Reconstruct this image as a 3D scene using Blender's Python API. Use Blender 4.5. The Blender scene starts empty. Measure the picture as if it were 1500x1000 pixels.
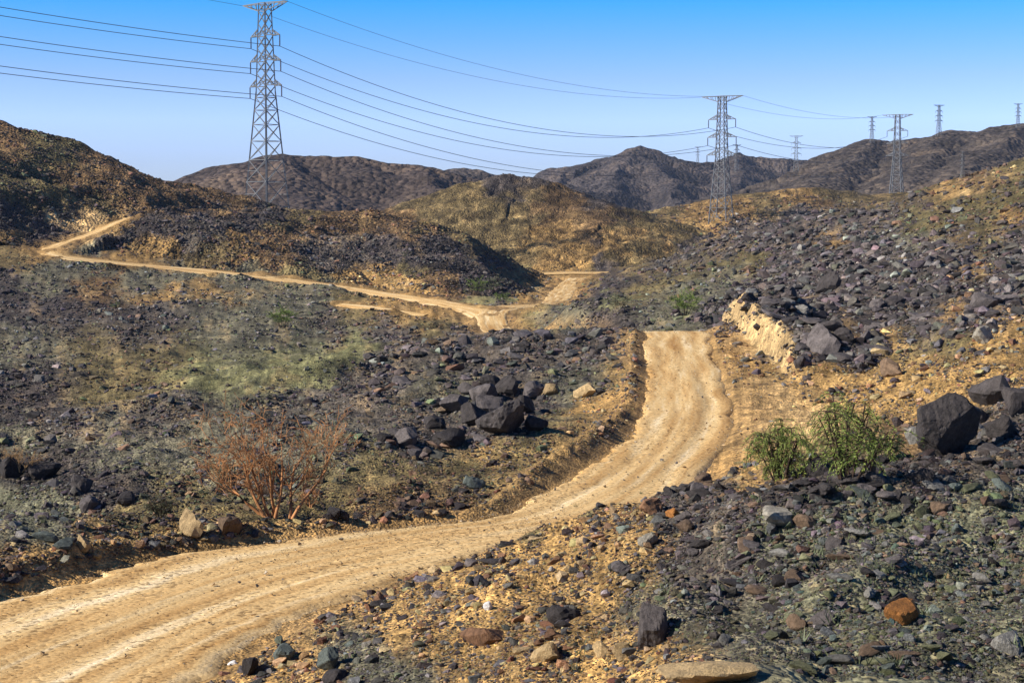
import bpy, bmesh, math, random
import numpy as np
from mathutils import Vector, Matrix, Quaternion

random.seed(7)
C = bpy.context.scene
COL = C.collection

# ------------------------------------------------------------------ camera
F = 2500.0                      # focal length in photo pixels (photo 1500 x 1000)
CZ = 8.0                        # eye height above the road
PITCH = math.atan(170 / F)
CP, SP = math.cos(PITCH), math.sin(PITCH)
cam_d = bpy.data.cameras.new('camera')
cam = bpy.data.objects.new('camera', cam_d)
COL.objects.link(cam)
cam.location = (0, 0, CZ)
cam.rotation_euler = (math.pi / 2 - PITCH, 0, 0)
cam_d.sensor_width = 36
cam_d.lens = F / 1500 * 36
cam_d.clip_start = 0.5
cam_d.clip_end = 30000
C.camera = cam
# ------------------------------------------------------------------ sky, sun, exposure
SUN_EL = math.radians(33)
TO_SUN = Vector((-0.96 * math.cos(SUN_EL), -0.28 * math.cos(SUN_EL), math.sin(SUN_EL))).normalized()
w = bpy.data.worlds.new('World')
C.world = w
w.use_nodes = True
nt = w.node_tree
nt.nodes.clear()
out = nt.nodes.new('ShaderNodeOutputWorld')
bg = nt.nodes.new('ShaderNodeBackground')
sky = nt.nodes.new('ShaderNodeTexSky')
sky.sky_type = 'NISHITA'
sky.sun_disc = False
sky.sun_elevation = SUN_EL
sky.sun_rotation = math.atan2(TO_SUN.x, TO_SUN.y) % (2 * math.pi)
sky.altitude = 300
sky.air_density = 1.0
sky.dust_density = 0.6
sky.ozone_density = 2.5
# the polarised, saturated look of the sky: deeper blue with elevation, all round the horizon
geo = nt.nodes.new('ShaderNodeTexCoord')
sep = nt.nodes.new('ShaderNodeSeparateXYZ')
mapr = nt.nodes.new('ShaderNodeMapRange')
mapr.inputs['From Min'].default_value = 0.0
mapr.inputs['From Max'].default_value = 0.2
ramp = nt.nodes.new('ShaderNodeValToRGB')
ramp.color_ramp.elements[0].position = 0.0
ramp.color_ramp.elements[0].color = (0.72, 0.84, 1.30, 1)
ramp.color_ramp.elements[1].position = 1.0
ramp.color_ramp.elements[1].color = (0.06, 0.32, 0.66, 1)
for p_, c_ in ((0.18, (0.74, 0.86, 1.42, 1)), (0.30, (0.84, 0.97, 1.6, 1)), (0.42, (0.65, 0.82, 1.32, 1)), (0.54, (0.38, 0.75, 1.30, 1)), (0.65, (0.14, 0.71, 1.32, 1))):
    e = ramp.color_ramp.elements.new(p_)
    e.color = c_
mul = nt.nodes.new('ShaderNodeMix')
mul.data_type = 'RGBA'
mul.blend_type = 'MULTIPLY'
mul.inputs[0].default_value = 1.0
nt.links.new(geo.outputs['Generated'], sep.inputs[0])
nt.links.new(sep.outputs['Z'], mapr.inputs['Value'])
nt.links.new(mapr.outputs[0], ramp.inputs[0])
nt.links.new(sky.outputs[0], mul.inputs[6])
nt.links.new(ramp.outputs[0], mul.inputs[7])
nt.links.new(mul.outputs[2], bg.inputs[0])
bg.inputs[1].default_value = 0.10
nt.links.new(bg.outputs[0], out.inputs[0])
sun_d = bpy.data.lights.new('sun', 'SUN')
sun_d.energy = 5.0
sun_d.angle = math.radians(0.5)
sun_d.color = (1.0, 0.93, 0.82)
sun = bpy.data.objects.new('sun', sun_d)
COL.objects.link(sun)
sun.rotation_euler = TO_SUN.to_track_quat('Z', 'Y').to_euler()
C.view_settings.view_transform = 'Standard'
C.view_settings.look = 'None'
C.view_settings.exposure = 0.58
C.view_settings.gamma = 1
C.view_settings.use_curve_mapping = False
C.cycles.max_bounces = 5
C.cycles.diffuse_bounces = 2
C.cycles.use_denoising = True


# ------------------------------------------------------------------ helpers
def at(px, py, D):
    """World point on the sight line of a photo pixel, D metres in front of the camera."""
    u = (px - 750) / F
    v = (500 - py) / F
    t = D / (CP + v * SP)
    return np.array((u * t, D, CZ + t * (-SP + v * CP)))


def pix(X, Y, Z):
    c = Y * CP - (Z - CZ) * SP
    v = Y * SP + (Z - CZ) * CP
    return 750 + F * X / c, 500 - F * v / c, c


RNG = np.random.RandomState(5)
PERM = RNG.permutation(256)
PERM = np.concatenate([PERM, PERM, PERM])
GA = RNG.rand(256) * 2 * np.pi
GX, GY = np.cos(GA), np.sin(GA)


def pnoise(x, y):
    xi = np.floor(x).astype(np.int64)
    yi = np.floor(y).astype(np.int64)
    fx, fy = x - xi, y - yi
    xi &= 255
    yi &= 255
    u = fx * fx * fx * (fx * (fx * 6 - 15) + 10)
    v = fy * fy * fy * (fy * (fy * 6 - 15) + 10)
    def g(a, b, dx, dy):
        h = PERM[PERM[a] + b]
        return GX[h] * dx + GY[h] * dy
    n00 = g(xi, yi, fx, fy)
    n10 = g(xi + 1, yi, fx - 1, fy)
    n01 = g(xi, yi + 1, fx, fy - 1)
    n11 = g(xi + 1, yi + 1, fx - 1, fy - 1)
    a = n00 + u * (n10 - n00)
    return (a + v * (n01 + u * (n11 - n01) - a)) * 1.5


def fbm(x, y, octaves=4, gain=0.5, off=0.0):
    s = np.zeros_like(x)
    a = 1.0
    f = 1.0
    for k in range(octaves):
        s += a * pnoise(x * f + 17.3 * k + off, y * f - 9.1 * k + off * 1.7)
        a *= gain
        f *= 2.03
    return s


def sstep(a, b, x):
    t = np.clip((x - a) / (b - a), 0, 1)
    return t * t * (3 - 2 * t)


def mesh_obj(name, verts, faces, mat=None, parent=None, smooth=False, kind=None):
    me = bpy.data.meshes.new(name)
    if isinstance(verts, np.ndarray) and isinstance(faces, np.ndarray):
        me.vertices.add(len(verts))
        me.vertices.foreach_set('co', np.ascontiguousarray(verts, dtype=np.float32).ravel())
        n = faces.shape[1]
        me.loops.add(faces.size)
        me.loops.foreach_set('vertex_index', np.ascontiguousarray(faces, dtype=np.int32).ravel())
        me.polygons.add(len(faces))
        me.polygons.foreach_set('loop_start', np.arange(0, faces.size, n, dtype=np.int32))
        me.update(calc_edges=True)
    else:
        me.from_pydata([tuple(v) for v in verts], [], faces)
    if smooth:
        me.polygons.foreach_set('use_smooth', np.ones(len(me.polygons), dtype=bool))
    if mat:
        me.materials.append(mat)
    o = bpy.data.objects.new(name, me)
    COL.objects.link(o)
    if parent:
        o.parent = parent
    if kind:
        o['kind'] = kind
    return o


def tag(o, label, cat, group=None, kind=None):
    o['label'] = label
    o['category'] = cat
    if group:
        o['group'] = group
    if kind:
        o['kind'] = kind
    return o


def empty(name, loc):
    o = bpy.data.objects.new(name, None)
    COL.objects.link(o)
    o.location = loc
    return o


def attr_color(me, name, cols):
    a = me.attributes.new(name, 'FLOAT_COLOR', 'POINT')
    c = np.ones((len(cols), 4), dtype=np.float32)
    c[:, :3] = cols
    a.data.foreach_set('color', c.ravel())


# ------------------------------------------------------------------ materials
def new_mat(name, rough=0.9, spec=0.15):
    m = bpy.data.materials.new(name)
    m.use_nodes = True
    b = m.node_tree.nodes['Principled BSDF']
    b.inputs['Roughness'].default_value = rough
    b.inputs['Specular IOR Level'].default_value = spec
    return m, m.node_tree, b


def N(t, typ, **kw):
    n = t.nodes.new(typ)
    for k, v in kw.items():
        setattr(n, k, v)
    return n


def mixc(t, blend, fac, a, b):
    m = N(t, 'ShaderNodeMix', data_type='RGBA', blend_type=blend)
    if isinstance(fac, (int, float)):
        m.inputs[0].default_value = fac
    else:
        t.links.new(fac, m.inputs[0])
    for i, s in ((6, a), (7, b)):
        if isinstance(s, tuple):
            m.inputs[i].default_value = (*s, 1) if len(s) == 3 else s
        else:
            t.links.new(s, m.inputs[i])
    return m.outputs[2]


def ramp_node(t, src, stops):
    r = N(t, 'ShaderNodeValToRGB')
    el = r.color_ramp.elements
    el[0].position, el[0].color = stops[0][0], (*stops[0][1], 1)
    el[1].position, el[1].color = stops[-1][0], (*stops[-1][1], 1)
    for p, c in stops[1:-1]:
        e = el.new(p)
        e.color = (*c, 1)
    t.links.new(src, r.inputs[0])
    return r.outputs[0]


def ground_material(name, scales, bump=0.6, bdist=0.08, lo=0.45, hi=1.55):
    """Stony soil: the soil colour of each place times grain at three sizes, pebble cells, and relief."""
    m, t, b = new_mat(name)
    at_ = N(t, 'ShaderNodeAttribute', attribute_name='tint')
    co = N(t, 'ShaderNodeTexCoord')
    col = at_.outputs['Color']
    hs = None
    for i, s in enumerate(scales):
        n = N(t, 'ShaderNodeTexNoise')
        n.inputs['Scale'].default_value = s
        n.inputs['Detail'].default_value = 3
        n.inputs['Roughness'].default_value = 0.65
        t.links.new(co.outputs['Object'], n.inputs['Vector'])
        g = ramp_node(t, n.outputs['Fac'], [(0.3, (lo,) * 3), (0.5, (1,) * 3), (0.72, (hi, hi * 0.97, hi * 0.92))])
        col = mixc(t, 'MULTIPLY', 0.8 if i == 0 else 0.9, col, g)
        if i < 2:
            if hs is None:
                hs = n.outputs['Fac']
            else:
                ad = N(t, 'ShaderNodeMath', operation='ADD')
                t.links.new(hs, ad.inputs[0])
                t.links.new(n.outputs['Fac'], ad.inputs[1])
                hs = ad.outputs[0]
    v = N(t, 'ShaderNodeTexVoronoi')
    v.inputs['Scale'].default_value = scales[0] * 1.5
    t.links.new(co.outputs['Object'], v.inputs['Vector'])
    sp = N(t, 'ShaderNodeSeparateColor')
    t.links.new(v.outputs['Color'], sp.inputs[0])
    pc = ramp_node(t, sp.outputs[0], [(0.0, (0.5, 0.48, 0.5)), (0.45, (0.9, 0.9, 0.9)), (0.85, (1.1, 1.07, 1.0)), (1.0, (1.7, 1.6, 1.45))])
    col = mixc(t, 'MULTIPLY', 0.75, col, pc)
    t.links.new(col, b.inputs['Base Color'])
    ad = N(t, 'ShaderNodeMath', operation='SUBTRACT')
    t.links.new(hs, ad.inputs[0])
    t.links.new(v.outputs['Distance'], ad.inputs[1])
    bp = N(t, 'ShaderNodeBump')
    bp.inputs['Strength'].default_value = bump
    bp.inputs['Distance'].default_value = bdist
    t.links.new(ad.outputs[0], bp.inputs['Height'])
    t.links.new(bp.outputs[0], b.inputs['Normal'])
    return m


def rock_material(name, color=None, scale=6.0, contrast=1.0, vary=0.35):
    """Weathered rock; with no colour given it reads each stone's own colour."""
    m, t, b = new_mat(name, 0.85, 0.25)
    co = N(t, 'ShaderNodeTexCoord')
    if color is None:
        a = N(t, 'ShaderNodeAttribute', attribute_name='col', attribute_type='INSTANCER')
        col = a.outputs['Color']
        src = co.outputs['Object']
    else:
        oi = N(t, 'ShaderNodeObjectInfo')
        mr = N(t, 'ShaderNodeMapRange')
        mr.inputs['To Min'].default_value = 1 - vary
        mr.inputs['To Max'].default_value = 1 + vary
        t.links.new(oi.outputs['Random'], mr.inputs['Value'])
        cc = N(t, 'ShaderNodeCombineColor')
        for i in range(3):
            t.links.new(mr.outputs[0], cc.inputs[i])
        col = mixc(t, 'MULTIPLY', 1.0, tuple(color), cc.outputs[0])
        src = co.outputs['Object']
    for s, lo, hi in ((scale, 0.5, 1.5), (scale * 5, 0.65, 1.35)):
        n = N(t, 'ShaderNodeTexNoise')
        n.inputs['Scale'].default_value = s
        n.inputs['Detail'].default_value = 5
        n.inputs['Roughness'].default_value = 0.7
        t.links.new(src, n.inputs['Vector'])
        lo_, hi_ = 1 - (1 - lo) * contrast, 1 + (hi - 1) * contrast
        g = ramp_node(t, n.outputs['Fac'], [(0.3, (lo_,) * 3), (0.5, (1,) * 3), (0.7, (hi_,) * 3)])
        col = mixc(t, 'MULTIPLY', 1.0, col, g)
    t.links.new(col, b.inputs['Base Color'])
    bp = N(t, 'ShaderNodeBump')
    bp.inputs['Strength'].default_value = 0.7
    bp.inputs['Distance'].default_value = 0.06
    t.links.new(n.outputs['Fac'], bp.inputs['Height'])
    t.links.new(bp.outputs[0], b.inputs['Normal'])
    return m


def plain_mat(name, color, rough=0.7, spec=0.3, metal=0.0, nscale=4.0, lo=0.7, hi=1.3):
    m, t, b = new_mat(name, rough, spec)
    co = N(t, 'ShaderNodeTexCoord')
    n = N(t, 'ShaderNodeTexNoise')
    n.inputs['Scale'].default_value = nscale
    n.inputs['Detail'].default_value = 3
    t.links.new(co.outputs['Object'], n.inputs['Vector'])
    g = ramp_node(t, n.outputs['Fac'], [(0.3, (lo,) * 3), (0.7, (hi,) * 3)])
    t.links.new(mixc(t, 'MULTIPLY', 1.0, tuple(color), g), b.inputs['Base Color'])
    b.inputs['Metallic'].default_value = metal
    return m


M_GROUND = ground_material('stony_soil', (9.0, 2.4, 0.35))
M_HILL = ground_material('hill_rubble', (1.1, 0.3, 0.05), bump=0.8, bdist=0.5)
M_RANGE = ground_material('far_rock', (0.16, 0.05, 0.012), bump=0.8, bdist=3.0, lo=0.6, hi=1.35)
M_STONES = rock_material('loose_stone_rock', None, 1.5)
ROCKC = {
    'dark': (0.056, 0.047, 0.044), 'purple': (0.120, 0.101, 0.094), 'grey': (0.185, 0.172, 0.150),
    'teal': (0.100, 0.115, 0.100), 'tan': (0.38, 0.265, 0.13), 'orange': (0.34, 0.14, 0.035),
    'rust': (0.20, 0.105, 0.055), 'white': (0.75, 0.72, 0.68), 'pale': (0.36, 0.32, 0.25), 'brown': (0.16, 0.105, 0.065), 'mossy': (0.140, 0.140, 0.075),
}
M_ROCK = {k: rock_material(k + '_rock', tuple(c * (0.8 if k in ('dark', 'purple') else 1.0) for c in v)) for k, v in ROCKC.items()}

# ------------------------------------------------------------------ roads (world plan, metres)
MAIN_L = [(-24, 8), (-18.5, 20), (-15.2, 27), (-13, 32), (-11, 36.6), (-9.2, 40), (-7.2, 42), (-5, 43.8), (-3, 45), (-0.9, 46.6), (0.6, 49.9), (2.5, 56.7), (4.2, 64.5),
          (5.5, 73), (6.8, 87), (8.1, 105), (9.2, 120), (8.8, 140), (5, 180), (0, 212), (-4.5, 240), (-5.2, 262), (-3.2, 279), (4, 294),
          (6.4, 330), (9.2, 400), (13, 450), (16, 482)]
MAIN_R = [(-14, 4), (-9.5, 16), (-7.6, 23), (-5.8, 28.5), (-4.4, 33.2), (-2.95, 37.2), (-1.6, 39.8), (-0.3, 41.9), (0.9, 43.6), (2.4, 45.2), (3.9, 47), (6.0, 53.2), (8, 63),
          (9.5, 72.5), (10.8, 86.5), (12.3, 104.5), (13.7, 120), (13.2, 142), (9.0, 184), (4.5, 217), (0.4, 241), (-0.9, 258), (1.2, 271), (5.6, 286),
          (11, 328), (15, 400), (17.6, 450), (22, 478)]
MAIN_Z = [0, 0, 0, 0, 0, 0, 0, 0, 0, 0, 0, 0, 0, 0.05, 0.2, 0.5, 0.55, -1.4, -4.6, -6.2, -6.6, -5.5, -5.2, -5.5, -6.2, -7.2, -6.9, -6.3]


def resample(pts, n):
    """Smooth (Catmull-Rom) resampling of a polyline, evenly by its parameter."""
    p = np.array(pts, float)
    m = len(p)
    t = np.linspace(0, m - 1, n)
    i = np.minimum(t.astype(int), m - 2)
    f = (t - i)[:, None]
    p0, p1, p2, p3 = p[np.maximum(i - 1, 0)], p[i], p[i + 1], p[np.minimum(i + 2, m - 1)]
    return 0.5 * (2 * p1 + (p2 - p0) * f + (2 * p0 - 5 * p1 + 4 * p2 - p3) * f ** 2 + (3 * p1 - p0 - 3 * p2 + p3) * f ** 3)


def px_road(pts):
    return [tuple(at(*p)) for p in pts]


SIDE = px_road([(706, 462, 262), (670, 449, 282), (600, 437, 310), (500, 422, 326), (400, 408, 332), (300, 397, 336), (200, 388, 337), (100, 377, 336),
                (70, 368, 341), (84, 358, 354), (110, 350, 366), (135, 341, 374), (160, 330, 380), (190, 318, 388)])
LOWER = px_road([(495, 446.5, 277), (530, 450, 271), (575, 456.5, 265), (620, 462.5, 260)])
CROSS = px_road([(780, 400.5, 482), (830, 399, 482), (870, 399, 482), (925, 398, 482)])
ROADS = []


def add_road(L, R, Z, n, tilt=0.0):
    l, r = resample(L, n), resample(R, n)
    z = resample(np.array(Z, float)[:, None], n)[:, 0]
    c = (l + r) / 2
    ROADS.append(dict(c=c, hw=np.linalg.norm(l - r, axis=1) / 2, z=z, l=l, r=r, tilt=tilt))


add_road(MAIN_L, MAIN_R, MAIN_Z, 190)
for P, hw, tilt in ((SIDE, 2.1, 0.36), (CROSS, 1.8, -0.25), (LOWER, 1.4, -0.35)):
    p = np.array(P)
    d = np.gradient(p[:, :2], axis=0)
    d /= np.linalg.norm(d, axis=1)[:, None]
    nrm = np.stack([-d[:, 1], d[:, 0]], 1)
    add_road(p[:, :2] + nrm * hw, p[:, :2] - nrm * hw, p[:, 2], 90 if hw > 2 else 20, tilt)


def road_query(X, Y, road, reach=40):
    """Signed offset from the road's edge lines: s > 0 left of the centre line; returns s, half width, road height."""
    c, hw, z = road['c'], road['hw'], road['z']
    s = np.full(X.shape, 1e6)
    H = np.ones_like(X)
    Z = np.zeros_like(X)
    best = np.full(X.shape, 1e12)
    lo, hi = c.min(0) - reach, c.max(0) + reach
    sel = np.nonzero((X > lo[0]) & (X < hi[0]) & (Y > lo[1]) & (Y < hi[1]))[0]
    if not len(sel):
        return s, H, Z
    x, y = X[sel], Y[sel]
    bs, bS, bH, bZ = np.full(len(sel), 1e12), np.full(len(sel), 1e6), np.ones(len(sel)), np.zeros(len(sel))
    for k in range(len(c) - 1):
        a, b = c[k], c[k + 1]
        m = np.nonzero((np.abs(y - (a[1] + b[1]) / 2) < reach) & (np.abs(x - (a[0] + b[0]) / 2) < reach))[0]
        if not len(m):
            continue
        d = b - a
        L2 = d @ d
        xx, yy = x[m] - a[0], y[m] - a[1]
        t = np.clip((xx * d[0] + yy * d[1]) / L2, 0, 1)
        ex, ey = xx - t * d[0], yy - t * d[1]
        q = ex * ex + ey * ey
        up = q < bs[m]
        mm = m[up]
        bs[mm] = q[up]
        side = np.sign(d[0] * yy[up] - d[1] * xx[up])
        bS[mm] = np.sqrt(q[up]) * np.where(side == 0, 1, side)
        bH[mm] = hw[k] + t[up] * (hw[k + 1] - hw[k])
        bZ[mm] = z[k] + t[up] * (z[k + 1] - z[k])
    s[sel], H[sel], Z[sel] = bS, bH, bZ
    return s, H, Z


# ------------------------------------------------------------------ ground height
G = [  # photo pixel and distance of points of the ground
    # near slope right of the road
    (1000, 1000, 15.5), (1000, 920, 19), (1000, 850, 25), (1000, 790, 33), (1000, 752, 42),
    (1300, 1000, 14.5), (1300, 900, 18.5), (1300, 800, 25.5), (1300, 730, 33), (1300, 692, 40),
    (1500, 1000, 14), (1500, 900, 18), (1500, 780, 26), (1500, 690, 36), (1500, 625, 45), (1650, 900, 18), (1700, 700, 33),
    (700, 1000, 19), (700, 920, 25), (700, 862, 32), (700, 820, 40), (850, 1000, 17), (850, 900, 22.5), (850, 830, 30), (850, 778, 42),
    (500, 1000, 24), (490, 950, 29), (560, 880, 36), (1100, 708, 43), (1150, 698, 43.5), (1200, 686, 42),
    (950, 1150, 11), (1400, 1150, 11), (400, 1150, 17),
    (1180, 702, 55), (1250, 690, 55), (1120, 690, 55), (1330, 655, 52), (1400, 655, 47), (1500, 562, 62), (1430, 600, 57),
    (1100, 640, 65), (1120, 600, 73.5), (1200, 612, 70), (1250, 592, 74), (1080, 560, 86), (1330, 580, 70),
    # hillside right of the road
    (1090, 470, 130), (1150, 528, 96), (1130, 500, 112), (1200, 450, 150), (1300, 480, 112), (1400, 400, 160), (1480, 350, 205), (1500, 420, 120), (1500, 480, 88),
    (1430, 545, 72), (1250, 360, 310), (1100, 400, 300), (1000, 440, 250), (1020, 462, 200),
    (840, 428, 395), (900, 405, 400), (960, 388, 408), (1000, 375, 415), (1040, 353, 425), (1100, 338, 430), (1150, 325, 430), (1200, 316, 430), (1300, 298, 430), (1400, 268, 425),
    (1500, 238, 420), (1600, 210, 420), (1750, 190, 420), (1750, 400, 170), (1700, 560, 70),
    # left of the road
    (0, 862, 38.5), (150, 822, 41.5), (300, 798, 43.5), (500, 772, 46), (700, 748, 48.5), (-200, 860, 39),
    (0, 760, 46), (0, 700, 54), (0, 650, 64), (200, 740, 49), (200, 680, 58), (200, 625, 75), (230, 588, 90), (400, 700, 57), (400, 640, 69), (400, 588, 88),
    (460, 560, 99), (600, 720, 52), (600, 650, 66), (600, 590, 84), (590, 535, 108), (620, 500, 128), (690, 500, 132), (760, 680, 57), (760, 600, 78), (760, 540, 102), (760, 501, 130),
    (870, 600, 77), (890, 540, 98), (895, 488, 124), (930, 484, 126), (860, 490, 126), (-250, 760, 46), (-250, 640, 66),
    # the bowl behind, the left track, the far valley
    (0, 605, 95), (120, 595, 96), (0, 560, 130), (70, 560, 132), (200, 558, 128), (300, 540, 152), (400, 545, 142), (540, 510, 184), (470, 520, 168), (0, 480, 205), (150, 480, 210), (300, 480, 215),
    (410, 465, 247), (200, 430, 278), (0, 430, 275), (0, 395, 310), (560, 482, 218), (640, 478, 226), (-250, 560, 120), (-250, 430, 270),
    (830, 463, 190), (830, 449, 225), (800, 470, 205), (900, 452, 240), (960, 442, 262), (-250, 380, 340), (0, 350, 372), (40, 340, 385), (500, 452, 268), (330, 432, 290), (600, 455, 266),
]
GRAW = [  # plan points that the photo hides: hollows behind the crests, the valley floor beyond
    (-14, 150, -4.2), (0, 160, -4.6), (10, 165, -3.6), (18, 160, -2.5), (-100, 450, 3), (-40, 450, -2), (-100, 520, 3), (0, 520, -3), (60, 530, -2), (120, 540, 6), (180, 540, 12),
    (-160, 520, 8), (-200, 450, 8), (-260, 600, 5), (0, 640, -4), (150, 640, 0), (260, 640, 5),
]
gp = [at(*p) for p in G] + [np.array(p, float) for p in GRAW]
for r, step in ((ROADS[0], 7), (ROADS[1], 6), (ROADS[2], 9)):
    for k in range(0, len(r['c']), step):
        if r is ROADS[0] and r['c'][k, 1] < 26:
            continue
        gp.append(np.array((r['c'][k, 0], r['c'][k, 1], r['z'][k])))
gp = np.array(gp)
KU = 2.6


def warp(X, Y):
    return np.stack([X / Y * KU, np.log(Y)], -1)


def tps(r2):
    return 0.5 * r2 * np.log(np.maximum(r2, 1e-12))


A_ = warp(gp[:, 0], gp[:, 1])
val = (gp[:, 2] - CZ) / gp[:, 1]
n_ = len(gp)
K_ = tps(((A_[:, None] - A_[None]) ** 2).sum(-1)) + np.eye(n_) * 2e-4
P_ = np.concatenate([np.ones((n_, 1)), A_], 1)
S_ = np.zeros((n_ + 3, n_ + 3))
S_[:n_, :n_], S_[:n_, n_:], S_[n_:, :n_] = K_, P_, P_.T
W_ = np.linalg.solve(S_, np.concatenate([val, np.zeros(3)]))
TU = np.linspace(-0.62 * KU, 0.62 * KU, 260)
TV = np.linspace(math.log(6), math.log(640), 320)
tu, tv = np.meshgrid(TU, TV, indexing='ij')
Q = np.stack([tu.ravel(), tv.ravel()], -1)
T_ = np.zeros(len(Q))
for k in range(0, len(Q), 8000):
    q = Q[k:k + 8000]
    T_[k:k + 8000] = tps(((q[:, None] - A_[None]) ** 2).sum(-1)) @ W_[:n_] + W_[n_] + q @ W_[n_ + 1:]
T_ = T_.reshape(tu.shape)


def base_h(X, Y):
    Yc = np.clip(Y, 6, 640)
    a = np.clip((X / Yc * KU - TU[0]) / (TU[1] - TU[0]), 0, len(TU) - 1.001)
    b = np.clip((np.log(Yc) - TV[0]) / (TV[1] - TV[0]), 0, len(TV) - 1.001)
    i, j = a.astype(int), b.astype(int)
    fa, fb = a - i, b - j
    v = (T_[i, j] * (1 - fa) + T_[i + 1, j] * fa) * (1 - fb) + (T_[i, j + 1] * (1 - fa) + T_[i + 1, j + 1] * fa) * fb
    z = CZ + v * Yc
    far = sstep(560, 900, Y)
    return z * (1 - far) - 6 * far


def relief(X, Y, D, rough=1.0, big=14.0, small=0.35, px=2.2):
    """Rubble relief: octaves from big to small metres, the finest faded out where the mesh cannot carry it."""
    z = np.zeros_like(X)
    lam = big
    k = 0
    while lam >= small:
        fade = sstep(1.6, 3.4, lam / (D * px / F))
        if fade.max() > 0:
            n = pnoise(X / lam + 13.7 * k, Y / lam - 7.9 * k)
            if k % 2:
                n = 0.55 - np.abs(n) * 1.6
            z += n * lam * 0.075 * fade * (1.35 if lam < 3 else 1.0)
        lam /= 1.9
        k += 1
    return z * rough


def ground_parts(X, Y):
    """Ground height with the roads cut in, and how much of each place is road margin."""
    z = base_h(X, Y)
    D = Y
    margin = np.zeros_like(X)
    rz = relief(X, Y, D)
    keep = np.ones_like(X)
    onroad = np.zeros_like(X, dtype=bool)
    face = np.zeros_like(X)
    for ri, road in enumerate(ROADS):
        s, H, Z = road_query(X, Y, road)
        off = np.abs(s) - H
        fade = 1.6 + 0.012 * Y
        k = sstep(fade + 1.2, 0.0, off)
        z = z * (1 - k) + (Z + 0.02 - 0.14 * sstep(0.25, -0.25, off) - road['tilt'] * np.clip(s / H, -1.3, 1.3)) * k
        keep *= (1 - 0.85 * sstep(1.6, 0.0, off)) * (1 - 0.5 * sstep(9.0, 1.0, off) * sstep(140, 110, Y))
        margin = np.maximum(margin, sstep(2.2 + 0.01 * Y, 0.3, off))
        onroad |= off < 0.15
        if ri == 0:
            nz = pnoise(X * 0.35, Y * 0.35)
            nf = pnoise(X * 1.7, Y * 1.7)
            left = s > 0
            near = sstep(128, 112, Y) * sstep(20, 30, Y)
            # ploughed berm along the left edge, and the bank behind it
            berm = np.exp(-((off - 0.7) / 0.38) ** 2) * (0.23 + 0.14 * sstep(56, 44, Y) + 0.08 * nz + 0.11 * nf + 0.07 * pnoise(X * 4.3, Y * 4.3))
            bank = sstep(1.0, 4.0, off) * sstep(10, 4.5, off) * (0.08 + 0.28 * sstep(56, 44, Y) + 0.08 * nz) * sstep(110, 80, Y)
            z += np.where(left & (off > -0.4), (berm + bank) * near, 0)
            # low edge on the right, and the pale cut bank at the crest
            z += np.where(~left & (off > -0.3), np.exp(-((off - 0.8) / 0.5) ** 2) * (0.08 + 0.07 * nf) * sstep(128, 110, Y), 0)
            cutw = sstep(80, 88, Y) * sstep(138, 128, Y)
            cl = 2.3 + 0.9 * sstep(118, 92, Y) + 0.3 * nz + 0.10 * nf + 0.05 * pnoise(X * 4, Y * 4)
            cut = sstep(cl, cl + 0.7, off) * sstep(9.5, 4.5, off) * (1.75 + 0.3 * nz + 0.2 * nf) * sstep(82, 98, Y)
            z += np.where(~left, cut * cutw, 0)
            face = np.where(~left, sstep(cl - 0.5, cl + 0.1, off) * sstep(cl + 1.3, cl + 0.7, off) * cutw * sstep(84, 92, Y), 0)
    return z, rz * keep, margin, face


def ground_h(X, Y, full=True):
    X = np.atleast_1d(np.asarray(X, float))
    Y = np.atleast_1d(np.asarray(Y, float))
    z, rz, _, _ = ground_parts(X, Y)
    return z + rz if full else z


# ------------------------------------------------------------------ hills: ridge lines with slopes and gullies
def ridge_height(X, Y, ridges, slope, rnd, gully, glen, warpm, seed):
    out_ = np.full(X.shape, -1e9)
    wx = X + warpm * fbm(X / (warpm * 4), Y / (warpm * 4), 3, 0.5, seed)
    wy = Y + warpm * fbm(X / (warpm * 4) + 31, Y / (warpm * 4) + 11, 3, 0.5, seed)
    for R in ridges:
        p = np.array([at(*q) for q in R])
        best = np.full(X.shape, 1e18)
        zr = np.zeros_like(X)
        sp_ = np.zeros_like(X)
        acc = 0.0
        for k in range(len(p) - 1):
            a, b = p[k, :2], p[k + 1, :2]
            d = b - a
            L = math.hypot(*d)
            t = np.clip(((wx - a[0]) * d[0] + (wy - a[1]) * d[1]) / (L * L), 0, 1)
            q = (wx - a[0] - t * d[0]) ** 2 + (wy - a[1] - t * d[1]) ** 2
            # score by resulting height, so that the higher flank wins
            h = p[k, 2] + t * (p[k + 1, 2] - p[k, 2]) - slope * np.sqrt(q)
            up = (-h) < best
            best = np.where(up, -h, best)
            zr = np.where(up, np.sqrt(q), zr)
            sp_ = np.where(up, acc + t * L, sp_)
            acc += L
        dist = zr
        h = -best + slope * dist                      # crest height
        g = np.abs(pnoise(sp_ / glen + seed, dist / (glen * 5) + seed)) * 1.3 + 0.5 * np.abs(pnoise(sp_ / glen * 2.3 + seed, dist / (glen * 2.6)))
        depth = gully * (1 - np.exp(-dist / (glen * 1.2)))
        hh = h - slope * (np.sqrt(dist ** 2 + rnd ** 2) - rnd) - g * depth
        out_ = np.maximum(out_, hh)
    return out_


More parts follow.
